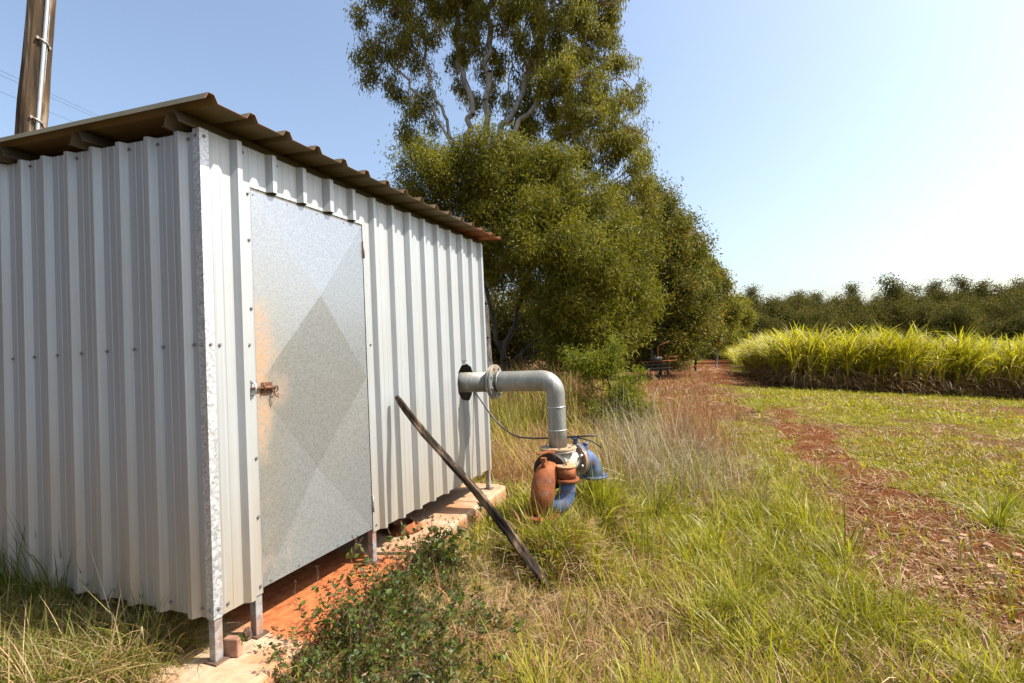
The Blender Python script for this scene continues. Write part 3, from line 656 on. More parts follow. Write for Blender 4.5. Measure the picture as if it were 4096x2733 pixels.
# ------------------------------------------------------------------ trees
def grow(attr, chains, step, infl, kill, iters=140, wig=.15):
    nodes = []; par = []
    for ch in chains:
        prev = ch[0]
        for p in ch[1]:
            nodes.append(np.array(p, float)); par.append(prev); prev = len(nodes) - 1
    N = np.array(nodes); par = list(par); A = attr.copy(); near = np.zeros(len(A), int); dist = np.full(len(A), 1e9)
    def upd(i0):
        for s0 in range(0, len(A), 4000):
            d = np.linalg.norm(A[s0:s0 + 4000, None] - N[None, i0:], axis=2); j = d.argmin(1); dm = d[np.arange(len(j)), j]
            b_ = dm < dist[s0:s0 + 4000]; near[s0:s0 + 4000][b_] = j[b_] + i0; dist[s0:s0 + 4000][b_] = dm[b_]
    upd(0)
    for it in range(iters):
        act = (dist < infl) & (dist > kill)
        if not act.any(): break
        vec = A[act] - N[near[act]]; vec /= np.linalg.norm(vec, axis=1, keepdims=True)
        acc = np.zeros_like(N); np.add.at(acc, near[act], vec); ids = np.unique(near[act])
        d = acc[ids]; d /= np.linalg.norm(d, axis=1, keepdims=True) + 1e-9; d += rng.normal(size=d.shape) * wig; d /= np.linalg.norm(d, axis=1, keepdims=True)
        i0 = len(N); N = np.vstack([N, N[ids] + d * step]); par += list(ids); upd(i0)
        keep = dist > kill; A = A[keep]; near = near[keep]; dist = dist[keep]
        if len(N) > 9000: break
    return N, np.array(par)
def skeleton(N, par, tip=.008, power=2.3, rmax=.4):
    n = len(N); acc = np.zeros(n); r = np.zeros(n)
    for i in range(n - 1, -1, -1):
        if acc[i] == 0: acc[i] = tip ** power
        r[i] = min(acc[i] ** (1 / power), rmax)
        if par[i] >= 0: acc[par[i]] += acc[i]
    return r
def wood(name, N, par, r, mat, parent, minr=0, sides=5):
    n = len(N); d = np.zeros((n, 3)); nz = par >= 0; d[nz] = N[nz] - N[par[nz]]; d[~nz] = (0, 0, 1)
    d /= np.linalg.norm(d, axis=1, keepdims=True) + 1e-9
    ref = np.tile(np.array([[.31, .95, .1]]), (n, 1)); a = np.cross(d, ref); a /= np.linalg.norm(a, axis=1, keepdims=True) + 1e-9; b_ = np.cross(d, a)
    an = np.arange(sides) * 2 * math.pi / sides
    V = N[:, None] + (a[:, None] * np.cos(an)[None, :, None] + b_[:, None] * np.sin(an)[None, :, None]) * r[:, None, None]
    ids = np.where(nz & (r >= minr))[0]
    # the parent ring takes the child's frame only where they meet: use own ring at the parent position
    Vb = N[par[ids]][:, None] + (a[ids][:, None] * np.cos(an)[None, :, None] + b_[ids][:, None] * np.sin(an)[None, :, None]) * np.minimum(r[par[ids]], r[ids] * 1.35)[:, None, None]
    m_ = len(ids); W = np.concatenate([Vb, V[ids]], 1).reshape(-1, 3)
    base = (np.arange(m_) * 2 * sides)[:, None]
    F = np.concatenate([base + np.array([[j, (j + 1) % sides, sides + (j + 1) % sides, sides + j]]) for j in range(sides)], 0)
    return np_mesh(name, W, F, mat, parent, None, True)
def blob_pts(blobs, n):
    vol = np.array([b_[3] * b_[4] * b_[5] * (b_[6] if len(b_) > 6 else 1) for b_ in blobs]); k = rng.choice(len(blobs), n, p=vol / vol.sum())
    u = rng.normal(size=(n, 3)); u /= np.linalg.norm(u, axis=1, keepdims=True); rr_ = rng.random((n, 1)) ** (1 / 2.2)
    B = np.array([b_[:6] for b_ in blobs]); return B[k, :3] + u * rr_ * B[k, 3:6], k
def make_tree(name, label, loc, blobs, chains, nat, nleaf, leafL, leafW, pal, mat_bark, step=.3, infl=3., kill=.45, tip=.008, rmax=.3, hang=1., spread=.22, group=None, cat='tree', tipr=2.2, minr=0, clump=26, power=2.3, lmat=None):
    """blobs: (x,y,z,rx,ry,rz[,weight]) relative to loc; pal: list of (c0,c1)"""
    rt_ = empty(name, loc); tag(rt_, label, cat, group)
    A, _ = blob_pts(blobs, nat)
    N, par = grow(A, chains, step, infl, kill)
    r = skeleton(N, par, tip, power, rmax)
    wood('trunk', N, par, r, mat_bark, rt_, minr)
    thin = np.where(r < tip * tipr)[0]
    nc = nleaf // clump
    k = rng.choice(thin, nc); c = N[k] + rng.normal(size=(nc, 3)) * spread * .6
    P = np.repeat(c, clump, 0) + rng.normal(size=(nc * clump, 3)) * spread * np.array([1, 1, .8]) * .75
    n = len(P); P[:, 2] -= np.abs(rng.normal(size=n)) * spread * hang * .8
    dirs = rng.normal(size=(n, 3)) * .6 + np.array([0, 0, -hang])
    shade = np.repeat(rng.random((nc, 1)), clump, 0); pi = np.repeat(rng.choice(len(pal), nc, p=[q[2] for q in pal]), clump)
    c0 = np.array([q[0] for q in pal])[pi]; c1 = np.array([q[1] for q in pal])[pi]
    t = np.clip(shade * .7 + rng.random((n, 1)) * .4, 0, 1); C = (c0 * (1 - t) + c1 * t) * (1 + (rng.random((n, 1)) - .5) * .3)
    bg_ = Bag(); bg_.add(*leaves(P, dirs, leafL * (.6 + .8 * rng.random(n)), leafW * (.7 + .6 * rng.random(n)), C))
    bg_.build('crown', lmat or M['leaf'], rt_); return rt_
#TREES
OLIVE = [((.09, .092, .007), (.24, .215, .016), .6), ((.055, .062, .008), (.13, .13, .014), .28), ((.2, .18, .02), (.32, .27, .035), .12)]
GUMP = [((.09, .088, .012), (.20, .185, .022), .5), ((.15, .14, .014), (.32, .28, .03), .45), ((.2, .12, .05), (.28, .18, .08), .05)]
DARKP = [((.05, .06, .01), (.13, .13, .016), .56), ((.12, .11, .013), (.24, .20, .022), .36), ((.24, .13, .015), (.32, .18, .03), .08)]

def chain(pts, k=6, wig=.1):
    out = []
    for a_, b_ in zip(pts[:-1], pts[1:]):
        for i in range(k): out.append(np.array(a_) + (np.array(b_) - np.array(a_)) * (i / k) + rng.normal(size=3) * wig * (0 if i == 0 else 1))
    out.append(np.array(pts[-1])); return [tuple(p) for p in out]
def rel(bl, c): return [(b_[0] + .0441 * (b_[2] - 1.5) - c[0], b_[1] - c[1], b_[2] - c[2]) + tuple(b_[3:]) for b_ in bl]
ACA = [(-0.5, 13, 6.41, 0.98, 1.02, 0.98, 1.3), (-1.83, 13, 6.14, 0.94, 0.99, 0.94, 1.2), (-2.55, 13.3, 5.89, 0.67, 0.7, 0.67, 1.2), (-2.38, 13, 6.61, 0.55, 0.58, 0.55, 1.0), (0.61, 13.5, 6.03, 1.11, 1.16, 1.11, 1.2), (1.5, 13, 5.77, 0.78, 0.82, 0.78, 1.2), (1.94, 13.3, 4.75, 1.22, 1.28, 1.22, 1.2), (2.61, 12.6, 3.84, 1.0, 1.05, 1.1, 1.0), (2.72, 12.4, 2.61, 0.89, 0.93, 0.98, 1.0), (1.72, 11.8, 3.21, 1.22, 1.28, 1.34, 1.1), (0.83, 12.5, 4.25, 1.33, 1.4, 1.33, 1.0), (-0.5, 13.5, 4.75, 1.22, 1.28, 1.22, 0.7), (-1.72, 13.8, 5.03, 1.0, 1.05, 1.0, 0.6), (1.39, 12.0, 2.0, 0.89, 0.93, 0.8, 0.9), (2.27, 12.0, 1.63, 0.67, 0.7, 0.53, 0.8), (-0.17, 13, 3.4, 0.89, 0.93, 0.89, 0.35), (3.05, 13, 3.26, 0.67, 0.7, 0.67, 0.8)]
EUC = [(-5.47, 21, 14.3, 1.11, 1.17, 1.22, 1.0), (-6.0, 21, 13.61, 0.75, 0.79, 0.53, 1.0), (-4.57, 21, 15.16, 1.34, 1.41, 1.34, .8), (-4.39, 21.5, 12.82, 1.08, 1.13, 0.97, .9), (-3.31, 21, 14.39, 1.34, 1.41, 1.34, 0.35), (-3.85, 21, 11.54, 0.9, 0.94, 0.81, 0.8), (-3.14, 21, 11.96, 0.81, 0.85, 0.73, 0.8), (-4.84, 21, 11.23, 0.39, 0.41, 0.47, 0.9), (-3.31, 21, 11.16, 0.43, 0.45, 0.43, 0.7), (-2.06, 22, 15.58, 1.79, 1.88, 1.79, 0.4), (-1.7, 22, 13.06, 1.43, 1.51, 1.43, 0.12), (-0.27, 21, 14.43, 1.97, 2.07, 1.97, 0.35), (0.09, 22, 12.09, 1.43, 1.51, 1.43, 0.2), (1.7, 21, 14.88, 1.97, 2.07, 1.97, 1.1), (3.14, 21.5, 15.18, 1.52, 1.6, 1.68, 1.2), (4.03, 21, 13.7, 1.08, 1.13, 1.4, 1.2), (2.06, 20.5, 12.54, 1.79, 1.88, 1.79, 1.2), (4.03, 21, 11.73, 1.34, 1.41, 1.48, 1.2), (4.93, 21, 12.23, 0.72, 0.75, 0.72, 1), (3.14, 21, 10.34, 1.79, 1.88, 1.79, 1.2), (4.93, 21, 9.9, 1.25, 1.32, 1.25, 1.2), (5.82, 21, 8.97, 0.72, 0.75, 0.79, 1.2), (4.75, 21, 8.12, 1.43, 1.51, 1.43, 1.1), (1.16, 22, 10.07, 1.61, 1.69, 1.61, 0.9), (-4.93, 21, 17.32, 1.61, 1.69, 1.61, 1.0), (-2.6, 21, 18.12, 2.33, 2.45, 2.33, 1.0), (0.45, 21, 18.34, 2.51, 2.63, 2.51, 1.0), (2.96, 21, 17.33, 1.97, 2.07, 1.97, 1.0), (-0.99, 21, 20.73, 2.15, 2.26, 2.15, 1.0), (1.52, 21, 20.62, 1.97, 2.07, 1.97, 1.0), (-6.36, 21, 15.95, 0.72, 0.75, 0.72, 0.8)]
DK1 = [(6.38, 23, 7.91, 1.18, 1.24, 1.3, 1.0), (7.26, 23, 7.28, 1.08, 1.13, 1.08, 1.0), (7.75, 23, 6.08, 1.18, 1.24, 1.18, 1.0), (6.77, 22.5, 5.73, 1.57, 1.65, 1.57, 1.0), (8.14, 23, 4.5, 0.98, 1.03, 1.08, 1.0), (7.16, 22, 3.56, 1.57, 1.65, 1.57, 1.0), (8.34, 23, 2.92, 0.88, 0.93, 0.88, 1.0), (5.99, 23, 6.16, 1.18, 1.24, 1.18, 1.0), (5.79, 22, 3.03, 1.37, 1.44, 1.37, 1.0), (6.6, 22, 1.8, 1.6, 1.6, .9, 1.0), (8.1, 23.5, 1.7, 1.1, 1.1, .9, 1.0)]
DK2 = [(11.97, 33, 6.91, 1.13, 1.18, 1.13, 1.0), (12.67, 33, 5.19, 1.13, 1.18, 1.24, 1.0), (11.97, 33, 4.1, 1.41, 1.48, 1.41, 1.0), (12.81, 33, 3.22, 0.99, 1.03, 0.99, 1.0), (11.4, 33.0, 5.81, 1.69, 1.77, 1.69, 1.0), (12.3, 33, 2.0, 1.4, 1.4, 1, 1.), (10.8, 32, 3.2, 1.6, 1.6, 1.6, 1.)]
GM1 = [(17.66, 46, 9.0, 0.86, 0.91, 0.69, 1.0), (18.45, 46, 7.99, 0.86, 0.91, 0.69, 0.8), (18.84, 46, 6.99, 0.78, 0.82, 0.55, 0.8), (17.86, 46.0, 6.64, 1.18, 1.24, 1.18, 1.0), (19.82, 46, 5.38, 1.02, 1.07, 0.82, 1.0), (19.23, 46.0, 4.22, 1.18, 1.24, 1.18, 1.0), (20.61, 46, 4.95, 0.63, 0.66, 0.44, 1.0), (18.2, 46, 2.6, 1.5, 1.5, 1.1)]
GM2 = [(27.24, 62, 6.7, 1.38, 1.44, 1.1, 1.0), (25.66, 62.0, 5.18, 1.59, 1.67, 1.59, 1.0), (28.3, 62.0, 4.8, 1.06, 1.11, 1.06, 1.0), (25.13, 62.0, 3.62, 1.48, 1.56, 1.48, 1.0), (27.24, 62.0, 3.26, 1.38, 1.44, 1.38, 1.0), (26.5, 62, 1.8, 1.9, 1.9, 1.2)]
SB = [(1.45, 8.6, 1.5, 0.42, 0.4, 0.3, 1.0), (1.95, 8.3, 0.8, 0.3, 0.3, 0.24, 1.0), (1.2, 8.5, 0.95, 0.25, 0.3, 0.2, .7), (1.62, 8.3, 0.5, 0.42, 0.4, 0.22, 1.0), (1.0, 8.6, 1.6, 0.3, 0.3, 0.2, 1.0), (2.1, 8.5, 1.25, 0.2, 0.22, 0.17, 1.0), (1.75, 8.5, 1.85, .22, .22, .2, .8), (2.35, 8.4, .55, .25, .25, .15, 1.)]
def gz(x, y): return float(height(np.array([x]), np.array([y]))[0])
def trees():
    c = (-.1, 13, gz(-.1, 13)); r3 = lambda *p: (p[0] - c[0], p[1] - c[1], p[2] - c[2])
    ch = [(-1, chain([r3(-.1, 13, c[2] - .1), r3(-.25, 13, 1.6), r3(-.6, 13.1, 3.2), r3(-1.2, 13.2, 4.6)], 5, .05)),
          (5, chain([r3(0.1, 13, 2.2), r3(.5, 13, 3.4), r3(.9, 13, 4.6)], 5, .05)), (3, chain([r3(.5, 12.8, 1.7), r3(1.4, 12.4, 2.6), r3(2.1, 12.2, 3.3)], 5, .06)), (2, chain([r3(.2, 12.8, 1.2), r3(.9, 12.2, 1.8), r3(1.5, 12, 2.2)], 5, .06))]
    make_tree('acacia_tree', 'broad bushy olive green wattle tree directly behind the shed', c, rel(ACA, c), ch, 1500, 185000, .115, .025, OLIVE, M['darkbark'], .22, 2.6, .32, .009, .22, .45, .2, tipr=2.3, clump=30)
    c = (-1.1, 21, gz(-1.1, 21)); r3 = lambda *p: (p[0] - c[0], p[1] - c[1], p[2] - c[2])
    tr = chain([r3(-1.1, 21, c[2] - .1), r3(-1.15, 21, 4), r3(-1.2, 21, 8.2)], 8, .05)
    t2 = len(tr) - 1
    ch = [(-1, tr)]
    def lim(at, *pts): ch.append((at, chain([r3(*p) for p in pts], 6, .1)))
    lim(t2, (-1.7, 21, 9.6), (-2.4, 21, 11.5), (-3.0, 21, 13.4), (-3.3, 21, 15.5)); lim(t2, (-1.5, 21.2, 10.2), (-1.3, 21.3, 12.5), (-1.9, 21.5, 15.3), (-1.7, 21.4, 17.5))
    lim(t2 - 1, (-2.3, 21, 9.2), (-3.4, 21, 10.0), (-4.2, 21.2, 11.)); lim(t2, (-.9, 21, 10.2), (-.5, 21, 12.6), (-.4, 21, 15.5), (0, 21, 17.6)); lim(t2, (-.6, 20.8, 9.8), (.7, 20.8, 11.8), (1.6, 20.8, 14), (2.3, 20.8, 16))
    lim(t2 - 1, (-1.6, 20.8, 9.6), (-3.1, 20.8, 12.1), (-4.4, 20.8, 13.5), (-5.2, 21, 14.2)); lim(t2 - 1, (-.7, 21, 9.), (.1, 21, 11.2), (.5, 21.2, 14.))
    lim(t2 - 2, (0., 20.8, 8.8), (1.6, 20.7, 9.8), (3., 20.8, 10.6)); lim(t2 - 4, (.5, 20.8, 6.6), (2.6, 20.7, 7.4), (4., 20.8, 8.)); lim(t2 - 1, (-.4, 20.6, 9.4), (1.4, 20.4, 11.5), (3., 20.6, 12.8), (3.6, 20.8, 14.2))
    make_tree('gum_tree', 'tall spreading gum tree with pale bare limbs towering over the wattle', c, rel(EUC, c), ch, 2600, 190000, .19, .042, GUMP, M['gum'], .3, 3.2, .5, .015, .28, 1.2, .21, tipr=1.45, clump=44, power=2.1)
    c = (6.6, 23, gz(6.6, 23)); r3 = lambda *p: (p[0] - c[0], p[1] - c[1], p[2] - c[2])
    make_tree('leafy_tree', 'dark leafy tree with orange tinged leaves along the left edge of the red track', c, rel(DK1, c), [(-1, chain([(0, 0, -.1), (.1, 0, 2), (0, 0, 4)], 6, .05)), (6, chain([(.8, 0, 3.4), (1.2, 0, 5)], 5, .05)), (3, chain([(-.6, -.4, 2.2), (-.8, -.5, 3.)], 5, .05))], 1000, 95000, .135, .05, DARKP, M['darkbark'], .3, 3, .5, .009, .25, .5, .27, clump=30)
    c = (11.8, 33, gz(11.8, 33))
    make_tree('leafy_tree', 'green tree at the bend of the red track, behind the orange tinged one', c, rel(DK2, c), [(-1, chain([(0, 0, -.1), (0, 0, 2), (0, 0, 4)], 6, .05))], 500, 30000, .24, .1, DARKP, M['darkbark'], .4, 3.5, .6, .014, .25, .4, .32, clump=22)
    c = (18.3, 46, gz(18.3, 46))
    make_tree('gum_tree', 'thin open crowned gum tree standing beyond the end of the near tree row', c, rel(GM1, c), [(-1, chain([(0, 0, -.1), (0, 0, 3), (-.3, 0, 6)], 6, .08)), (12, chain([(.6, 0, 3.6), (1.2, 0, 4.3)], 5, .05))], 420, 19000, .3, .07, GUMP, M['gum'], .45, 4, .7, .02, .25, .6, .34, clump=20)
    c = (26.5, 62, gz(26.5, 62))
    make_tree('gum_tree', 'rounded dark gum tree at the far left corner of the cane field', c, rel(GM2, c), [(-1, chain([(0, 0, -.1), (0, 0, 3)], 6, .08))], 400, 18000, .38, .11, GUMP, M['gum'], .5, 5, .8, .02, .3, .6, .4, clump=20)
    c = (1.5, 8.3, gz(1.5, 8.3))
    make_tree('wattle_sapling', 'low bright green wattle sapling in front of the bushy tree', c, rel(SB, c), [(-1, chain([(0, 0, -.05), (0, 0, .4)], 4, .01))], 300, 13000, .10, .017, [((.13, .15, .010), (.26, .26, .02), .8), ((.07, .09, .01), (.14, .16, .015), .2)], M['darkbark'], .09, 1., .12, .004, .03, .5, .11, clump=22, cat='sapling').scale = (.85, .85, .85)
    # row of trees behind the shed, seen only through gaps
trees()
def far_trees():
    protos = []
    specs = [(5.2, 11, 1.), (6.2, 13.5, 1.15), (4.4, 9, .9), (5.6, 12, 1.), (3.4, 14.5, .8), (6.5, 10, 1.2)]
    for i, (w_, h_, s_) in enumerate(specs):
        bl = []
        r_ = random.Random(i + 3)
        for k in range(26 if w_ > 4 else 14):
            t = r_.random(); z = h_ * (.12 + .85 * t); wd = w_ * (1 - .6 * abs(t - .4)) * .72
            a_ = r_.uniform(0, 6.28); rr2 = wd * r_.random() ** .6; q = r_.uniform(.5, 1.25) * s_
            bl.append((math.cos(a_) * rr2, math.sin(a_) * rr2, z, q * 1.15, q * 1.15, q * .72, r_.uniform(.6, 1.2)))
        pal = [((.052, .050, .013), (.12, .11, .024), .7), ((.075, .066, .014), (.15, .125, .026), .25), ((.2, .11, .04), (.26, .16, .06), .05)]
        t_ = make_tree('far_gum_tree', 'distant dark green gum tree in the wooded slope beyond the cane field', (0, 0, 0), bl, [(-1, chain([(0, 0, -.5), (.1, 0, h_ * .3), (0, 0, h_ * .55)], 5, .12))], 230, 9400, .42, .2, pal, M['gum'], .7, 6, 1., .035, .3, .4, .95, group='dark gum trees in the wood beyond the cane field', clump=13, minr=.03, lmat=M['farleaf'])
        protos.append(t_)
    r_ = random.Random(5); k = 0
    def put(x, y, s_, idx, other=None):
        nonlocal k
        o = protos[idx] if k < 6 and idx == k else copy_tree(protos[idx])
        if k < 6 and idx == k: pass
        o.location = (x, y, gz(x, y)); o.rotation_euler = (0, 0, r_.uniform(0, 6.28)); o.scale = (s_, s_, s_ * r_.uniform(.9, 1.1)); k += 1
        if other: o.name, o['label'], o['group'] = other
    BEH = ('scrub_tree', 'dark low scrub tree behind the bushy wattle, glimpsed through its gaps', 'scrub trees behind the wattle'); END = ('scrub_tree', 'low dark tree closing the view at the far end of the red track', 'low trees beyond the end of the track'); REAR = ('added_shade_tree', 'unseen tree added behind the viewer to darken the side wall', 'unseen trees added behind the viewer')
    for i in range(6): put(38 + 11 * i, 96 + r_.uniform(-3, 3), .8, i)
    # the wood climbs a gentle slope: rows stand above one another
    for row, (y0, n_, s0, s1) in enumerate(((84, 46, .5, .75), (91, 44, .6, .85), (99, 40, .65, .9), (109, 36, .65, .9), (121, 32, .7, .95), (135, 30, .75, 1.))):
        for i in range(n_):
            x = 26 + (i + r_.uniform(-.45, .45)) * (118. + row * 14) / n_; y = y0 - .1 * (x - 26) * (1 if row < 2 else .4) + r_.uniform(-3, 3)
            put(x, y, r_.uniform(s0, s1), r_.choice([0, 1, 2, 3, 5, 0, 2] if row < 2 else [0, 1, 2, 3, 5, 0, 4]))
    for i in range(14): put(-9 + i * 1.35 + r_.uniform(-.5, .5), 29 + r_.uniform(-2, 2), r_.uniform(.36, .5), r_.choice([0, 2, 5]), BEH)
    for i in range(8):  # unseen trees added behind the camera to darken the side wall
        an = R(150 + i * 7); put(-1 + 15 * math.cos(an), -1 + 13 * math.sin(an) + 0, r_.uniform(.75, .95), r_.choice([0, 2, 3, 5]), REAR)
    # left: closing off the view behind the wattle and beyond the track end
    for i in range(16):
        x = -16 + i * 3.3 + r_.uniform(-1, 1); y = 62 + .35 * (x + 16) + r_.uniform(-3, 3); put(x, y, r_.uniform(.38, .5), r_.choice([0, 2, 5, 3]), END)
far_trees()

# ------------------------------------------------------------------ sugar cane
GREENC = ((.22, .20, .010), (.46, .41, .03)); DRYC = ((.22, .12, .05), (.42, .27, .12))
def cane_arrays(nst, nl, h, spread, w_=.036, dry=True):
    n = nst * nl; st = rng.normal(size=(nst, 2)) * spread; hh = h * (.42 + .3 * rng.random(nst)); az0 = rng.random(nst) * 6.28
    k = np.repeat(np.arange(nst), nl); f = rng.random(n)
    z = hh[k] * (.45 + .6 * f); lean0 = st[k] * (z[:, None] / h) * .7
    P = np.stack([st[k, 0] + lean0[:, 0], st[k, 1] + lean0[:, 1], z], 1)
    az = np.arctan2(st[k, 1], st[k, 0]) + rng.normal(size=n) * 1.3
    V1 = blades(P, az, h * (.38 + .32 * rng.random(n)), w_ * (.7 + .6 * rng.random(n)), .12 + .35 * rng.random(n), .5 + 1.9 * rng.random(n) ** 2, vary(*GREENC, n, .15), 4)
    if not dry: return [V1]
    dr = rng.random(n) < .12; V1[2][np.repeat(dr, 10)] = np.repeat(vary((.35, .26, .1), (.6, .5, .26), int(dr.sum())), 10, 0)
    m_ = int(n * .34); k = rng.integers(0, nst, m_); z = hh[k] * (.1 + .75 * rng.random(m_)); P = np.stack([st[k, 0] * 1.1, st[k, 1] * 1.1, z], 1)
    V2 = blades(P, rng.random(m_) * 6.28, h * (.2 + .25 * rng.random(m_)), w_ * .8 * np.ones(m_), .8 + .9 * rng.random(m_), 1.3 + 1.2 * rng.random(m_), vary(*DRYC, m_, .2), 3)
    return [V1, V2]
def stalks(nst, h, spread):
    b_ = MB()
    for i in range(nst):
        x, y = rng.normal(size=2) * spread; r_ = .013; pts = [(x, y, 0), (x * 1.15, y * 1.15, h * .3), (x * 1.45, y * 1.45, h * .62)]
        b_.tube(pts, [r_, r_, r_ * .7], 6)
    return b_
def cane():
    fe = Vector((9.3, 16.4)); protos = []
    smat = plain('brown_cane_stalk', (.12, .07, .03), (.36, .26, .12), 14, .6)
    labels = ['front stool of tall yellow green sugar cane at the edge of the field'] * 4
    for i in range(4):
        e_ = empty('sugar_cane_clump', (0, 0, 0)); tag(e_, labels[i], 'sugar cane', 'front row of sugar cane')
        b1 = Bag()
        arr = cane_arrays(22, 26, 1.9, .24)
        b1.add(*arr[0]); b1.build('green_leaves', M['grass'], e_)
        b2 = Bag(); b2.add(*arr[1]); b2.build('dry_leaves', M['dry'], e_)
        stalks(15, 1.95, .12).build('stalks', smat, e_)
        protos.append(e_)
    r_ = random.Random(2); k = 0
    fr = [(9.3 + t * 1.0, 16.4 + .02 * t) for t in range(0, 24)]
    side = [(9.3 + (t * 1.25) * .38, 16.4 + t * 1.25) for t in range(1, 15)]
    for (x, y) in fr + side:
        o = protos[k] if k < 4 else copy_tree(protos[r_.randrange(4)])
        x += r_.uniform(-.22, .22); y += r_.uniform(-.3, .3); o.location = (x, y, gz(x, y) - .02); o.rotation_euler = (0, 0, r_.uniform(0, 6.28)); s_ = r_.uniform(.93, 1.06); o.scale = (s_ * 1.1, s_ * 1.1, s_); k += 1
    # the rest of the field, too dense to count
    tmpl = []
    for i in range(5):
        a1 = cane_arrays(8, 10, 1.85, .26, .052)
        V = np.concatenate([a1[0][0], a1[1][0]]); C = np.concatenate([a1[0][2], a1[1][2]])
        tmpl.append((a1, V, C))
    pts = []
    y = 17.0; row = 0
    while y < 88:
        dx = .62 + .018 * (y - 17); x = 9.3 + (y - 16.4) * .38 + .3
        while x < 16 + y * 1.25:
            pts.append((x + r_.uniform(-.25, .25), y + r_.uniform(-.25, .25))); x += dx
        y += .8 + .02 * (y - 17)
    Bg, Bd = Bag(), Bag(); P = np.array(pts); Z = height(P[:, 0], P[:, 1])
    for (x, y), z in zip(pts, Z):
        a1 = tmpl[r_.randrange(5)][0]; an = r_.uniform(0, 6.28); ca_, sa_ = math.cos(an), math.sin(an); s_ = r_.uniform(.85, 1.1); hs = s_ * (1 + .018 * (y - 17))
        M3 = np.array([[ca_, sa_, 0], [-sa_, ca_, 0], [0, 0, 1]])
        for j, (bg2, lim) in enumerate(((Bg, 95), (Bd, 24))):
            if y > lim: continue
            V, F, C = a1[j]; bg2.add((V * [hs, hs, s_]) @ M3 + [x, y, z], F, C * r_.uniform(.85, 1.12))
    o = Bg.build('sugar_cane_field', M['grass']); tag(o, 'dense field of bright yellow green sugar cane right of the red track', 'sugar cane', kind='stuff')
    o = Bd.build('dry_cane_leaves', M['dry']); tag(o, 'brown dead leaves hanging low inside the sugar cane', 'sugar cane', kind='stuff')
cane()

# ------------------------------------------------------------------ grasses
def in_slab(x, y, mx=.0):
    lx, ly = to_local(x, y); return (lx > -.15 - mx) & (lx < 2.88 + mx) & (ly > -.12 - .1 * (1 - sst(lx, 0, 1.3)) - mx) & (ly < 3.1)
def sample(n, dmin, dmax, amax=.80, amin=-.80, p=1.):
    d = dmin * (dmax / dmin) ** (rng.random(n) ** p); a = amin + (amax - amin) * rng.random(n)
    return np.sin(a) * d, np.cos(a) * d * 1.0
def tuft(bag, x, y, per, L, W, lean, curve, c0, c1, rad=.04, seg=3, jl=.4, zoff=0, clumpvar=.25):
    n = len(x); k = np.repeat(np.arange(n), per); N = n * per
    sz = (1 - jl + 2 * jl * rng.random(n))
    az = rng.random(N) * 6.28; r_ = rad * np.sqrt(rng.random(N)) * sz[k]
    px, py = x[k] + np.cos(az) * r_, y[k] + np.sin(az) * r_
    P = G3(px, py); P[:, 2] += zoff
    Lk = L * sz[k] * (.55 + .65 * rng.random(N)); ln = lean[0] + (lean[1] - lean[0]) * rng.random(N); cv = curve[0] + (curve[1] - curve[0]) * rng.random(N)
    tone = (1 + (rng.random(n) - .5) * 2 * clumpvar)[k][:, None]
    mixv = np.clip(rng.random(n)[k] * .6 + rng.random(N) * .4, 0, 1)[:, None]
    C = (np.array(c0) * (1 - mixv) + np.array(c1) * mixv) * tone
    Wk = W * (.7 + .6 * rng.random(N)) if np.isscalar(W) else W[k] * (.7 + .6 * rng.random(N))
    bag.add(*blades(P, az + rng.normal(size=N) * .5, Lk, Wk, ln, cv, C, seg))
YG0, YG1 = (.14, .135, .008), (.42, .38, .03)
ST0, ST1 = (.24, .15, .07), (.52, .38, .21)
RB0, RB1 = (.20, .085, .035), (.42, .22, .11)
GY0, GY1 = (.22, .165, .11), (.46, .38, .27)
def keep(x, y, mask): return x[mask], y[mask]
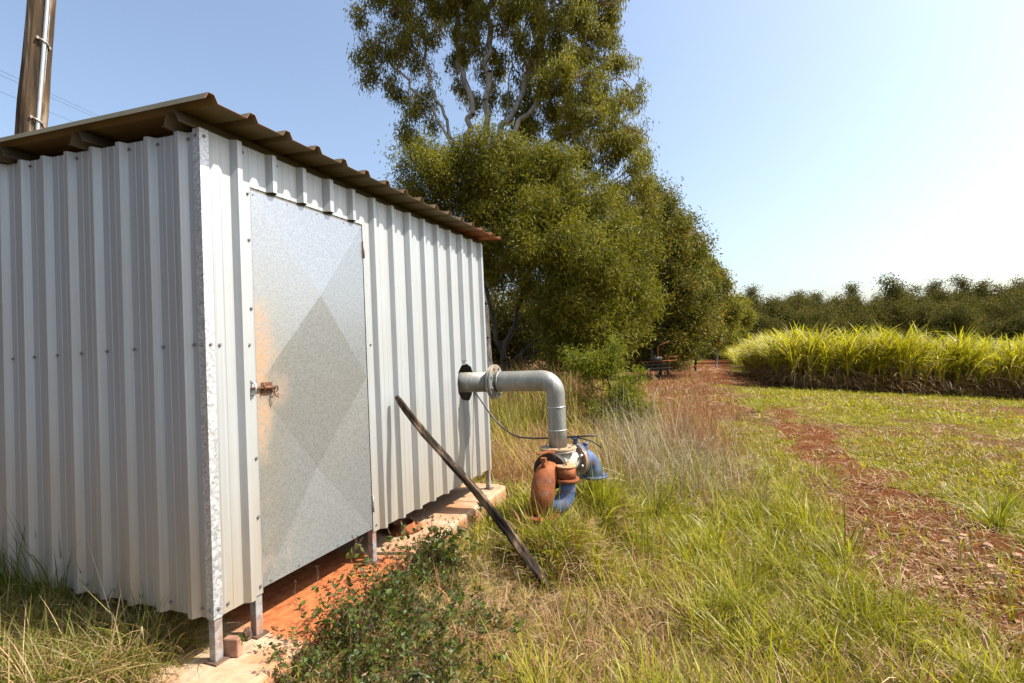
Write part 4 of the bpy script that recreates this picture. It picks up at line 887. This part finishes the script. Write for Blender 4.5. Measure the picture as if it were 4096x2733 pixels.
def grasses():
    # 1. green grass
    g = Bag()
    x, y = sample(46000, 1.7, 24)
    d = np.hypot(x, y); nz = fbm(x * .9, y * .9, 51); b_ = bare(x, y)
    verge = sst(x, -.2, .6) * (1 - sst(x - .32 * y, .9, 1.9)) * (1 - sst(y, 6, 9))
    dens = .34 + .66 * sst(nz, .42, .6) + .35 * verge; dens = dens * (1 - .93 * b_)
    straw = np.exp(-((x - .3) / .75) ** 2 - ((y - 2.65) / .55) ** 2); dens *= 1 - .75 * straw; brown = sst(x, .5 + .22 * y, .9 + .24 * y) * (1 - sst(x, .42 * y + 1.2, .5 * y + 2.)) * (1 - sst(y, 11, 14)); dens *= 1 - .42 * brown
    dens *= 1 - .8 * ((x < .9) & (y > 4.5) & (y < 9)); cane_in = (y > 16.6) & (x > 9.6)
    m_ = (rng.random(len(x)) < dens) & ~in_slab(x, y, .02) & ~cane_in & (y > .9)
    x, y = keep(x, y, m_); d = np.hypot(x, y)
    for lo, hi, L, per, W in ((0, 3.2, .10, 12, .0050), (3.2, 6.5, .12, 10, .0072), (6.5, 12, .08, 8, .011), (12, 30, .10, 6, .02)):
        s = (d >= lo) & (d < hi); tuft(g, x[s], y[s], per, L, W, (.1, .9), (.2, 1.5), YG0 if lo < 6 else (.16, .14, .010), YG1 if lo < 6 else (.42, .36, .03), .05 + .006 * lo)
    v_ = (sst(x, -.3, .4) * (1 - sst(x - .3 * y, 1.2, 2.2)) * (1 - sst(y, 5, 7))); s = (rng.random(len(x)) < .15 * v_ * sst(fbm(x * 1.7, y * 1.7, 77), .4, .6)); tuft(g, x[s], y[s], 24, .25, .0068, (.05, .8), (.2, 1.6), YG0, YG1, .05, 4)
    lx = 1.85 + rng.normal(size=150) * .33; ly = -.86 + rng.normal(size=150) * .26; X = OX + lx * U[0] + ly * V_[0]; Y = OY + lx * U[1] + ly * V_[1]; mk = ~in_slab(X, Y, .03); tuft(g, X[mk], Y[mk], 16, .15, .005, (.05, 1.), (.2, 1.8), YG0, YG1, .05, 4)
    o = g.build('green_grass', M['grass']); tag(o, 'short bright yellow green grass growing over the red ground', 'grass', kind='stuff')
    # 2. straw and thatch lying flat
    g = Bag(); x, y = sample(40000, 1.7, 20)
    straw = np.exp(-((x - .3) / .95) ** 2 - ((y - 2.65) / .7) ** 2); nz = fbm(x * 1.3, y * 1.3, 61)
    m_ = (rng.random(len(x)) < (.35 + .65 * straw + .3 * sst(nz, .5, .65)) * (1 - .93 * bare(x, y)) * (1 - .6 * sst(y, 9, 16)) * (1 - .5 * sst(x, .5 + .22 * y, .9 + .24 * y))) & ~in_slab(x, y, .02) & (y > .9)
    x, y = keep(x, y, m_); d = np.hypot(x, y)
    for lo, hi, L, per, W in ((0, 3.2, .15, 9, .0042), (3.2, 7, .12, 8, .006), (7, 22, .1, 6, .009)):
        s = (d >= lo) & (d < hi); tuft(g, x[s], y[s], per, L, W, (1., 1.62), (-.4, .5), ST0, ST1, .07, zoff=.012)
    xb, yb = sample(3800, 2., 13, .72, .15); mb = rng.random(3800) < .15 + sst(xb, .5 + .22 * yb, .9 + .24 * yb) * (1 - sst(xb, .42 * yb + 1.2, .5 * yb + 2.)); xb, yb = xb[mb], yb[mb]; tuft(g, xb, yb, 7, .09, .006, (.7, 1.6), (-.6, .9), RB0, (.46, .28, .14), .1, zoff=.008)
    s = d < 6; tuft(g, x[s][::3], y[s][::3], 5, .12, .0035, (.9, 1.6), (-.4, .5), RB0, RB1, .08, zoff=.008)
    v_ = (sst(x, -.5, .2) * (1 - sst(x - .3 * y, 1.4, 2.4)) * (1 - sst(y, 5, 7))); s = rng.random(len(x)) < .09 * v_; tuft(g, x[s], y[s], 14, .2, .0048, (.1, 1.2), (-.2, 2.), ST0, ST1, .06, 5); s = rng.random(len(x)) < .09 * v_; tuft(g, x[s], y[s], 12, .2, .005, (.1, 1.2), (-.2, 2.), RB0, RB1, .07, 5)
    o = g.build('dead_grass_thatch', M['dry']); tag(o, 'pale straw and dead grass lying flat between the green blades', 'dead grass', kind='stuff')
    # 3. sparse litter on the bare red track
    g = Bag(); x, y = sample(9000, 2, 60, .75, .1); m_ = (bare(x, y) > .35) & (rng.random(len(x)) < .3 + .3 * (y > 9)); x, y = keep(x, y, m_); d = np.hypot(x, y)
    for lo, hi, L, W in ((0, 5, .09, .004), (5, 12, .12, .008), (12, 30, .2, .018), (30, 80, .4, .045)):
        s = (d >= lo) & (d < hi); tuft(g, x[s], y[s], 3, L, W, (1.3, 1.6), (-.1, .2), (.25, .13, .07), (.50, .36, .22), .1, zoff=.01)
    o = g.build('leaf_litter', M['dry']); tag(o, 'dry stalks and leaf scraps scattered over the red dirt track', 'litter', kind='stuff')
    # 4. tall dead brush beside the track and behind the pipe
    def field(n, x0, x1, y0, y1, slope=0., fac=0.):
        y = y0 + (y1 - y0) * rng.random(n); x = x0 + (x1 - x0) * rng.random(n) + slope * (y - y0); return x, y
    g = Bag()
    x, y = field(330, .75, 1.8, 4.6, 8.2, .16); tuft(g, x, y, 6, .66, .006, (.05, 1.3), (-2.4, 2.4), GY0, GY1, .12, 7)
    x, y = field(360, .6, 2.2, 4.4, 8.2, .18); tuft(g, x, y, 8, .42, .006, (.3, 1.6), (-3, 3.), GY0, GY1, .16, 6)
    s = rng.random(len(x)) < .35; tuft(g, x[s], y[s], 8, .36, .006, (.1, 1.), (-.8, 1.6), RB0, RB1, .1, 4); s = rng.random(len(x)) < .22; tuft(g, x[s], y[s], 8, .4, .0075, (.1, .8), (0, 1.6), YG0, YG1, .07, 4)
    x, y = field(170, 1.9, 2.7, 6.2, 9, .2); tuft(g, x, y, 10, .5, .006, (.0, .6), (-.2, 1.), RB0, RB1, .07, 4)
    x, y = field(330, 2.1, 4.1, 9, 16, .3); tuft(g, x, y, 9, .15, .008, (.1, .8), (0, 1.), RB0, (.4, .26, .14), .12, 3)
    x, y = field(420, 3.2, 6.2, 14, 30, .28); tuft(g, x, y, 8, .2, .013, (.1, .8), (0, 1.), RB0, (.42, .24, .13), .2, 3)
    x, y = field(300, 8.2, 10.2, 30, 52, .33); tuft(g, x, y, 8, .6, .03, (.1, .8), (0, 1.), RB0, (.38, .22, .12), .4, 3)
    o = g.build('dead_brush', M['dry']); tag(o, 'tall tangled grey and rust coloured dead grass along the fence line beside the track', 'dead grass', kind='stuff')
    g = Bag()
    x, y = field(1300, -.9, 1.1, 4.9, 9.5, .05); m_ = ~in_slab(x, y, .05) & ~in_slab(x, y - .5, 0); x, y = keep(x, y, m_)
    tuft(g, x, y, 10, .42, .0055, (.3, 1.3), (-.3, 1.6), RB0, RB1, .1, 4)
    tuft(g, x[::3], y[::3], 7, .5, .005, (.2, 1.), (0, 1.5), ST0, ST1, .1, 4)
    tuft(g, x[::5], y[::5], 7, .5, .007, (.05, .6), (.2, 1.2), YG0, YG1, .07, 4)
    x, y = field(110, -.8, 1., 7.5, 11); tuft(g, x, y, 9, .8, .011, (.0, .45), (.1, 1.), YG0, (.36, .36, .07), .12, 4)
    x, y = field(420, -2.2, 1.8, 8.5, 13); tuft(g, x, y, 9, .85, .01, (.0, .5), (.1, 1.), (.16, .09, .04), RB1, .14, 4)
    o = g.build('rank_grass', M['dry']); tag(o, 'rank red brown grass with green shoots behind the bent pipe', 'grass', kind='stuff')
    # 5. tangle in front of the side wall
    g = Bag(); ly = .06 + 2.1 * rng.random(760); lx = -.5 + (.58 + .2 * ly) * rng.random(760)
    X = OX + lx * U[0] + ly * V_[0]; Y = OY + lx * U[1] + ly * V_[1]
    m_ = (np.hypot(X, Y) > 1.8); X, Y, lx, ly = X[m_], Y[m_], lx[m_], ly[m_]
    tuft(g, X, Y, 20, .22, .0042, (.1, 1.1), (.2, 2.), (.09, .10, .012), (.26, .26, .04), .07, 5)
    near = (ly < 1.3) & (lx < .2); tuft(g, X[near], Y[near], 16, .24, .004, (.2, 1.3), (.2, 2.2), (.30, .17, .07), (.62, .44, .24), .08, 5)
    tuft(g, X[::2], Y[::2], 8, .24, .0035, (.2, 1.3), (.2, 2.2), (.16, .11, .05), (.42, .32, .18), .08, 5)
    ly = .9 + .9 * rng.random(70); lx = -.12 + .25 * rng.random(70); X = OX + lx * U[0] + ly * V_[0]; Y = OY + lx * U[1] + ly * V_[1]
    tuft(g, X, Y, 12, .4, .006, (.0, .6), (.2, 1.4), (.07, .09, .012), (.2, .22, .04), .05, 5)
    ly = .15 + .5 * rng.random(9); lx = -.15 + .2 * rng.random(9); X = OX + lx * U[0] + ly * V_[0]; Y = OY + lx * U[1] + ly * V_[1]
    tuft(g, X, Y, 4, .42, .004, (.3, .9), (-.2, .8), (.5, .42, .28), (.7, .62, .45), .02, 5)
    o = g.build('tangled_grass', M['grass']); tag(o, 'tangled green and tan grass in front of the shaded shed wall', 'grass', kind='stuff')
grasses()
def tuft_spots():
    out = []
    for lx, ly, L, lab in ((1.66, -.80, .3, 'small green grass tuft in front of the rusty elbow flange'), (1.72, -.88, .34, 'green grass tuft between the rusty elbow and the camera side of the blue bend'), (1.85, -.96, .34, 'tall yellow green grass tuft in front of the blue bend'), (2.2, -1.08, .4, 'tall grass tuft in front of the blue elbow on the right'), (1.58, -.70, .26, 'short grass tuft left of the rusty elbow flange')):
        x, y, _ = L2W(lx, ly); out.append((x, y, L, lab))
    return out
def big_tufts():
    r_ = random.Random(4); protos = []
    spec = [(1.15, 4.3, .55, 'big upright clump of broad green grass in the verge, nearest the dead grey brush'), (1.72, 3.55, .42, 'leaning green grass clump halfway between the pole foot and the red track'), (1.55, 5.0, .5, 'green grass clump half buried in grey dead brush'),
            (2.15, 3.45, .40, 'spiky green grass clump on the left lip of the bare red wheel rut'), (3.6, 3.9, .42, 'lone green grass clump with one long stalk on the right side of the red rut'), (4.05, 4.3, .32, 'low green grass clump at the right picture edge beyond the rut'),
            (.85, 3.6, .38, 'fine green grass clump just right of the leaning pole foot'), (.62, 3.95, .45, 'soft green grass clump at the base of the rusty elbow'), (1.15, 2.75, .36, 'fine leaved green grass clump in the bottom centre of the verge'), (.55, 2.35, .30, 'small dark green grass clump at the bottom beside the straw patch'),
            (1.75, 2.6, .3, 'short green grass clump in front of the pale gravel'), (.95, 4.6, .5, 'green grass clump behind the blue elbow'), (.13, 3.06, .3, 'thin green grass clump hiding the foot of the leaning pole'), (.2, 3.2, .28, 'short green grass clump right behind the leaning pole foot'), (2.6, 5.3, .45, 'arching green grass clump beside the red brown stalks'), (4.9, 10.2, .6, 'pale green seeding grass clump in the mown strip before the cane')]
    for (x, y, L, lab) in spec + tuft_spots():
        g = Bag(); n = 3; xs = x + rng.normal(size=n) * .03 - x; ys = rng.normal(size=n) * .03
        N = 75; az = rng.random(N) * 6.28; rr2 = .06 * np.sqrt(rng.random(N)); P = np.stack([np.cos(az) * rr2, np.sin(az) * rr2, np.zeros(N)], 1)
        wd = rng.random() * 6.28; az = np.where(rng.random(N) < .45, wd + rng.normal(size=N) * .5, az)
        g.add(*blades(P, az + rng.normal(size=N) * .4, L * (.35 + .85 * rng.random(N) ** 1.5), .0075 * (.5 + .9 * rng.random(N)) * (1.3 if L > .35 else .8), .05 + .75 * rng.random(N), -.2 + 2.1 * rng.random(N) ** 1.5, vary((.13, .145, .012), (.33, .31, .03), N, .2), 6))
        N = 25; az = rng.random(N) * 6.28; P = np.stack([np.cos(az) * .05, np.sin(az) * .05, np.zeros(N)], 1)
        g.add(*blades(P, az, L * .6 * (.5 + .7 * rng.random(N)), .005 * np.ones(N), .6 + .8 * rng.random(N), .2 + 1.4 * rng.random(N), vary(ST0, ST1, N), 4))
        o = g.build('grass_clump', M['grass']); o.location = (x, y, gz(x, y) - .01); tag(o, lab, 'grass clump', 'larger green grass clumps')
big_tufts()
def tall_stalks():
    g = MB(); spec = [(2.05, 5.6, .95, .35, .9), (1.9, 5.9, 1.1, .12, .2), (1.7, 6.1, 1.15, -.1, .15), (2.0, 6.3, 1.2, .2, .35), (1.45, 5.8, 1.0, -.25, .1), (2.3, 6.2, .9, .5, .7)]
    for i, (x, y, h_, ln, cv) in enumerate(spec):
        b_ = MB(); pts = []; p = Vector((0, 0, 0)); a_ = ln * .4
        for k in range(14): pts.append(p.copy()); p = p + Vector((math.sin(a_), .1 * math.sin(k), math.cos(a_))) * h_ / 13; a_ += (ln + cv * .8) / 13
        b_.tube(pts, [.0042 * (1 - .7 * k / 13) for k in range(14)], 5)
        for k in range(3, 13):
            if random.random() < .5:
                q = pts[k]; d_ = Vector((random.uniform(-1, 1), random.uniform(-.5, .5), random.uniform(.1, .9))).normalized(); b_.tube([q, q + d_ * .05, q + d_ * .1 + Vector((0, 0, -.02))], [.0015, .0012, .0006], 4)
        o = b_.build('dead_stalk', M['strawm']); o.location = (x, y, gz(x, y)); tag(o, 'thin dead grass stalk standing above the grey brush', 'stalk', 'tall dead stalks')
M['strawm'] = plain('dead_straw', (.28, .18, .1), (.5, .38, .24), 10, .7)
tall_stalks()
# ------------------------------------------------------------------ weeds at the slab edge
def weeds():
    protos = []
    stm = plain('red_brown_stem', (.09, .035, .02), (.2, .1, .05), 20, .7); sdm = plain('dark_seed_head', (.02, .012, .008), (.08, .05, .03), 30, .8)
    for i in range(4):
        e_ = empty('seeding_weed', (0, 0, 0)); tag(e_, 'low leafy weed with star shaped seed heads along the slab edge', 'weed', 'leafy weeds along the front of the slab')
        b_ = MB(); sd_ = MB(); g = Bag(); PP = []; DD = []; 
        for k in range(7):
            a_ = random.uniform(0, 6.28); h_ = random.uniform(.12, .36); p = Vector((random.uniform(-.05, .05), random.uniform(-.05, .05), 0)); pts = [p]
            tilt = random.uniform(.2, 1.1); lx_, ly_ = math.cos(a_) * tilt, math.sin(a_) * tilt
            for j in range(1, 6): pts.append(p + Vector((lx_ * h_ * j / 5 + random.uniform(-.008, .008), ly_ * h_ * j / 5, h_ * j / 5)))
            b_.tube(pts, [.0022, .002, .0018, .0015, .0012, .001], 5, cap=False)
            for j in range(1, 6):
                for q in range(3):
                    aa = random.uniform(0, 6.28); c_ = pts[j]; PP.append((c_.x, c_.y, c_.z - .01)); DD.append((math.cos(aa), math.sin(aa), random.uniform(-.5, .35)))
            if k < 4:
                tp = pts[-1]
                for q in range(2):
                    e2 = tp + Vector((random.uniform(-.05, .05), random.uniform(-.05, .05), random.uniform(.03, .1))); b_.tube([tp, (tp + e2) / 2 + Vector((.006, 0, .004)), e2], .0008, 4, cap=False)
                    sd_ = MB()
                    for s_ in range(11):
                        dv = Vector((random.gauss(0, 1), random.gauss(0, 1), random.gauss(.3, 1))).normalized() * .012; sd_.tube([e2, e2 + dv], [.0009, .0005], 3, cap=False)
                    sd_.tube([e2 - Vector((0, 0, .002)), e2 + Vector((0, 0, .002))], .0018, 5); sd_.build('seed_head', sdm, e_)
        PP = np.array(PP); DD = np.array(DD); n = len(PP)
        PP2 = np.repeat(PP, 2, 0) + rng.normal(size=(n * 2, 3)) * .012; DD2 = np.repeat(DD, 2, 0) + rng.normal(size=(n * 2, 3)) * .5; n *= 2
        C = vary((.035, .06, .010), (.12, .155, .025), n, .15); rd = rng.random(n) < .15; C[rd] = vary((.12, .045, .02), (.22, .13, .04), int(rd.sum()))
        g.add(*leaves(PP2, DD2, np.array([.8, 1., 1.5])[rng.integers(0, 3, n)] * (.018 + .024 * rng.random(n)), .013 + .018 * rng.random(n), C))
        b_.build('stems', stm, e_); g.build('leaves', M['grass'], e_); protos.append(e_)
    k = 0
    for i in range(92):
        t = random.random(); lx = .1 + 1.3 * t; fr_ = -.12 - .1 * (1 - min(1, lx / 1.25)); ly = fr_ + .04 - abs(random.gauss(0, .36)) * (1. if t < .6 else .6) - .06 * (t < .3)
        if lx > 1.25 and random.random() < .5: continue
        x, y, _ = L2W(lx, ly)
        if math.hypot(x, y) < 1.85: continue
        o = protos[k] if k < 4 else copy_tree(protos[random.randrange(4)]); z = gz(x, y); o.location = (x, y, z - .01); o.rotation_euler = (0, 0, random.uniform(0, 6.28)); s_ = random.choice([.45, .55, .65, .7, .95]) * random.uniform(.85, 1.1); o.scale = (s_, s_, s_); k += 1
weeds()
# ------------------------------------------------------------------ stones on the rut
def stones():
    b_ = MB(); r_ = random.Random(9)
    for i in range(1500):
        t = r_.random(); 
        if i < 900: x = r_.gauss(2.75, .42); y = r_.gauss(3.15, .42)
        else: x = r_.uniform(1.4, 4.6); y = r_.uniform(2.2, 9)
        if i >= 900 and float(bare(np.array([x]), np.array([y]))[0]) < .4: continue
        s_ = r_.choice([.008, .011, .014, .018, .026, .038][: (6 if i < 120 else 4)]) * r_.uniform(.7, 1.2); n = r_.choice([5, 6, 7]); z = gz(x, y) + s_ * .1; a0 = r_.uniform(0, 6.28)
        top = []; bot = []
        for j in range(n):
            a_ = a0 + 6.28 * j / n; q = s_ * r_.uniform(.7, 1.2); top.append((x + math.cos(a_) * q * .8, y + math.sin(a_) * q * .6, z + s_ * .35 + r_.uniform(0, s_ * .25))); bot.append((x + math.cos(a_) * q, y + math.sin(a_) * q * .8, z - s_ * .4))
        b_.add(top + bot, [tuple(range(n))] + [(j, n + j, n + (j + 1) % n, (j + 1) % n) for j in range(n)])
    o = b_.build('gravel', M['stone']); tag(o, 'pale orange stones scattered on the bare red rut', 'gravel', kind='stuff')
stones()
# ------------------------------------------------------------------ old implement beside the track
def machine():
    x, y = 5.8, 20.5; e_ = empty('farm_implement', (x, y, gz(x, y)), R(-8)); e_.scale = (.82, .82, .9); tag(e_, 'old rusty farm implement standing in dead grass beside the red track', 'farm machine')
    b_ = MB().box((-.65, -.06, .62), (.55, .06, .72)).box((-.62, -.4, .46), (.62, -.3, .54)).box((-.6, .3, .46), (.5, .4, .54)).box((-.55, -.298, .48), (-.47, .298, .53)).box((.4, -.298, .48), (.48, .298, .53)); b_.build('frame', M['dark'], e_, bevel=.01)
    MB().box((-.3, -.045, .722), (-.2, .045, 1.25)).tube([(-.25, 0, 1.24), (-.25, 0, 1.3)], .06, 10).build('mast', M['dark'], e_)
    MB().box((.0, -.04, .722), (.07, .04, 1.4)).tube([(.035, 0, 1.35), (.1, 0, 1.52), (.6, 0, 1.7)], .035, 8).build('hitch_arm', M['rust'], e_)
    MB().tube([(-.35, .0, .90), (.2, 0, .90)], .14, 14).build('gearbox', M['dark'], e_)
    MB().tube([(-.95, -.1, .8), (.9, -.12, .84)], .022, 8).tube([(.2, -.2, .98), (.95, -.22, 1.02)], .018, 8).build('tool_bar', M['rust'], e_)
    for xx in (-.42, -.1, .22, .5):
        MB().tube([(xx, -.35, .5), (xx + .03, -.42, .28), (xx + .12, -.38, .05), (xx + .2, -.3, -.02)], [.03, .028, .025, .012], 8).build('tine', M['dark'], e_)
    for xx in (-.5, .52):
        g = MB(); rg_ = [(xx, .2 + .24 * math.cos(a_), .26 + .24 * math.sin(a_)) for a_ in np.linspace(0, 2 * math.pi, 21)]; g.tube(rg_, .035, 8, cap=False).tube([(xx - .05, .2, .26), (xx + .05, .2, .26)], .05, 10)
        for a_ in np.linspace(0, 2 * math.pi, 7)[:-1]: g.tube([(xx, .2, .26), (xx, .2 + .23 * math.cos(a_), .26 + .23 * math.sin(a_))], .012, 6)
        g.build('wheel', M['rust'], e_)
machine()
bpy.context.view_layer.update()
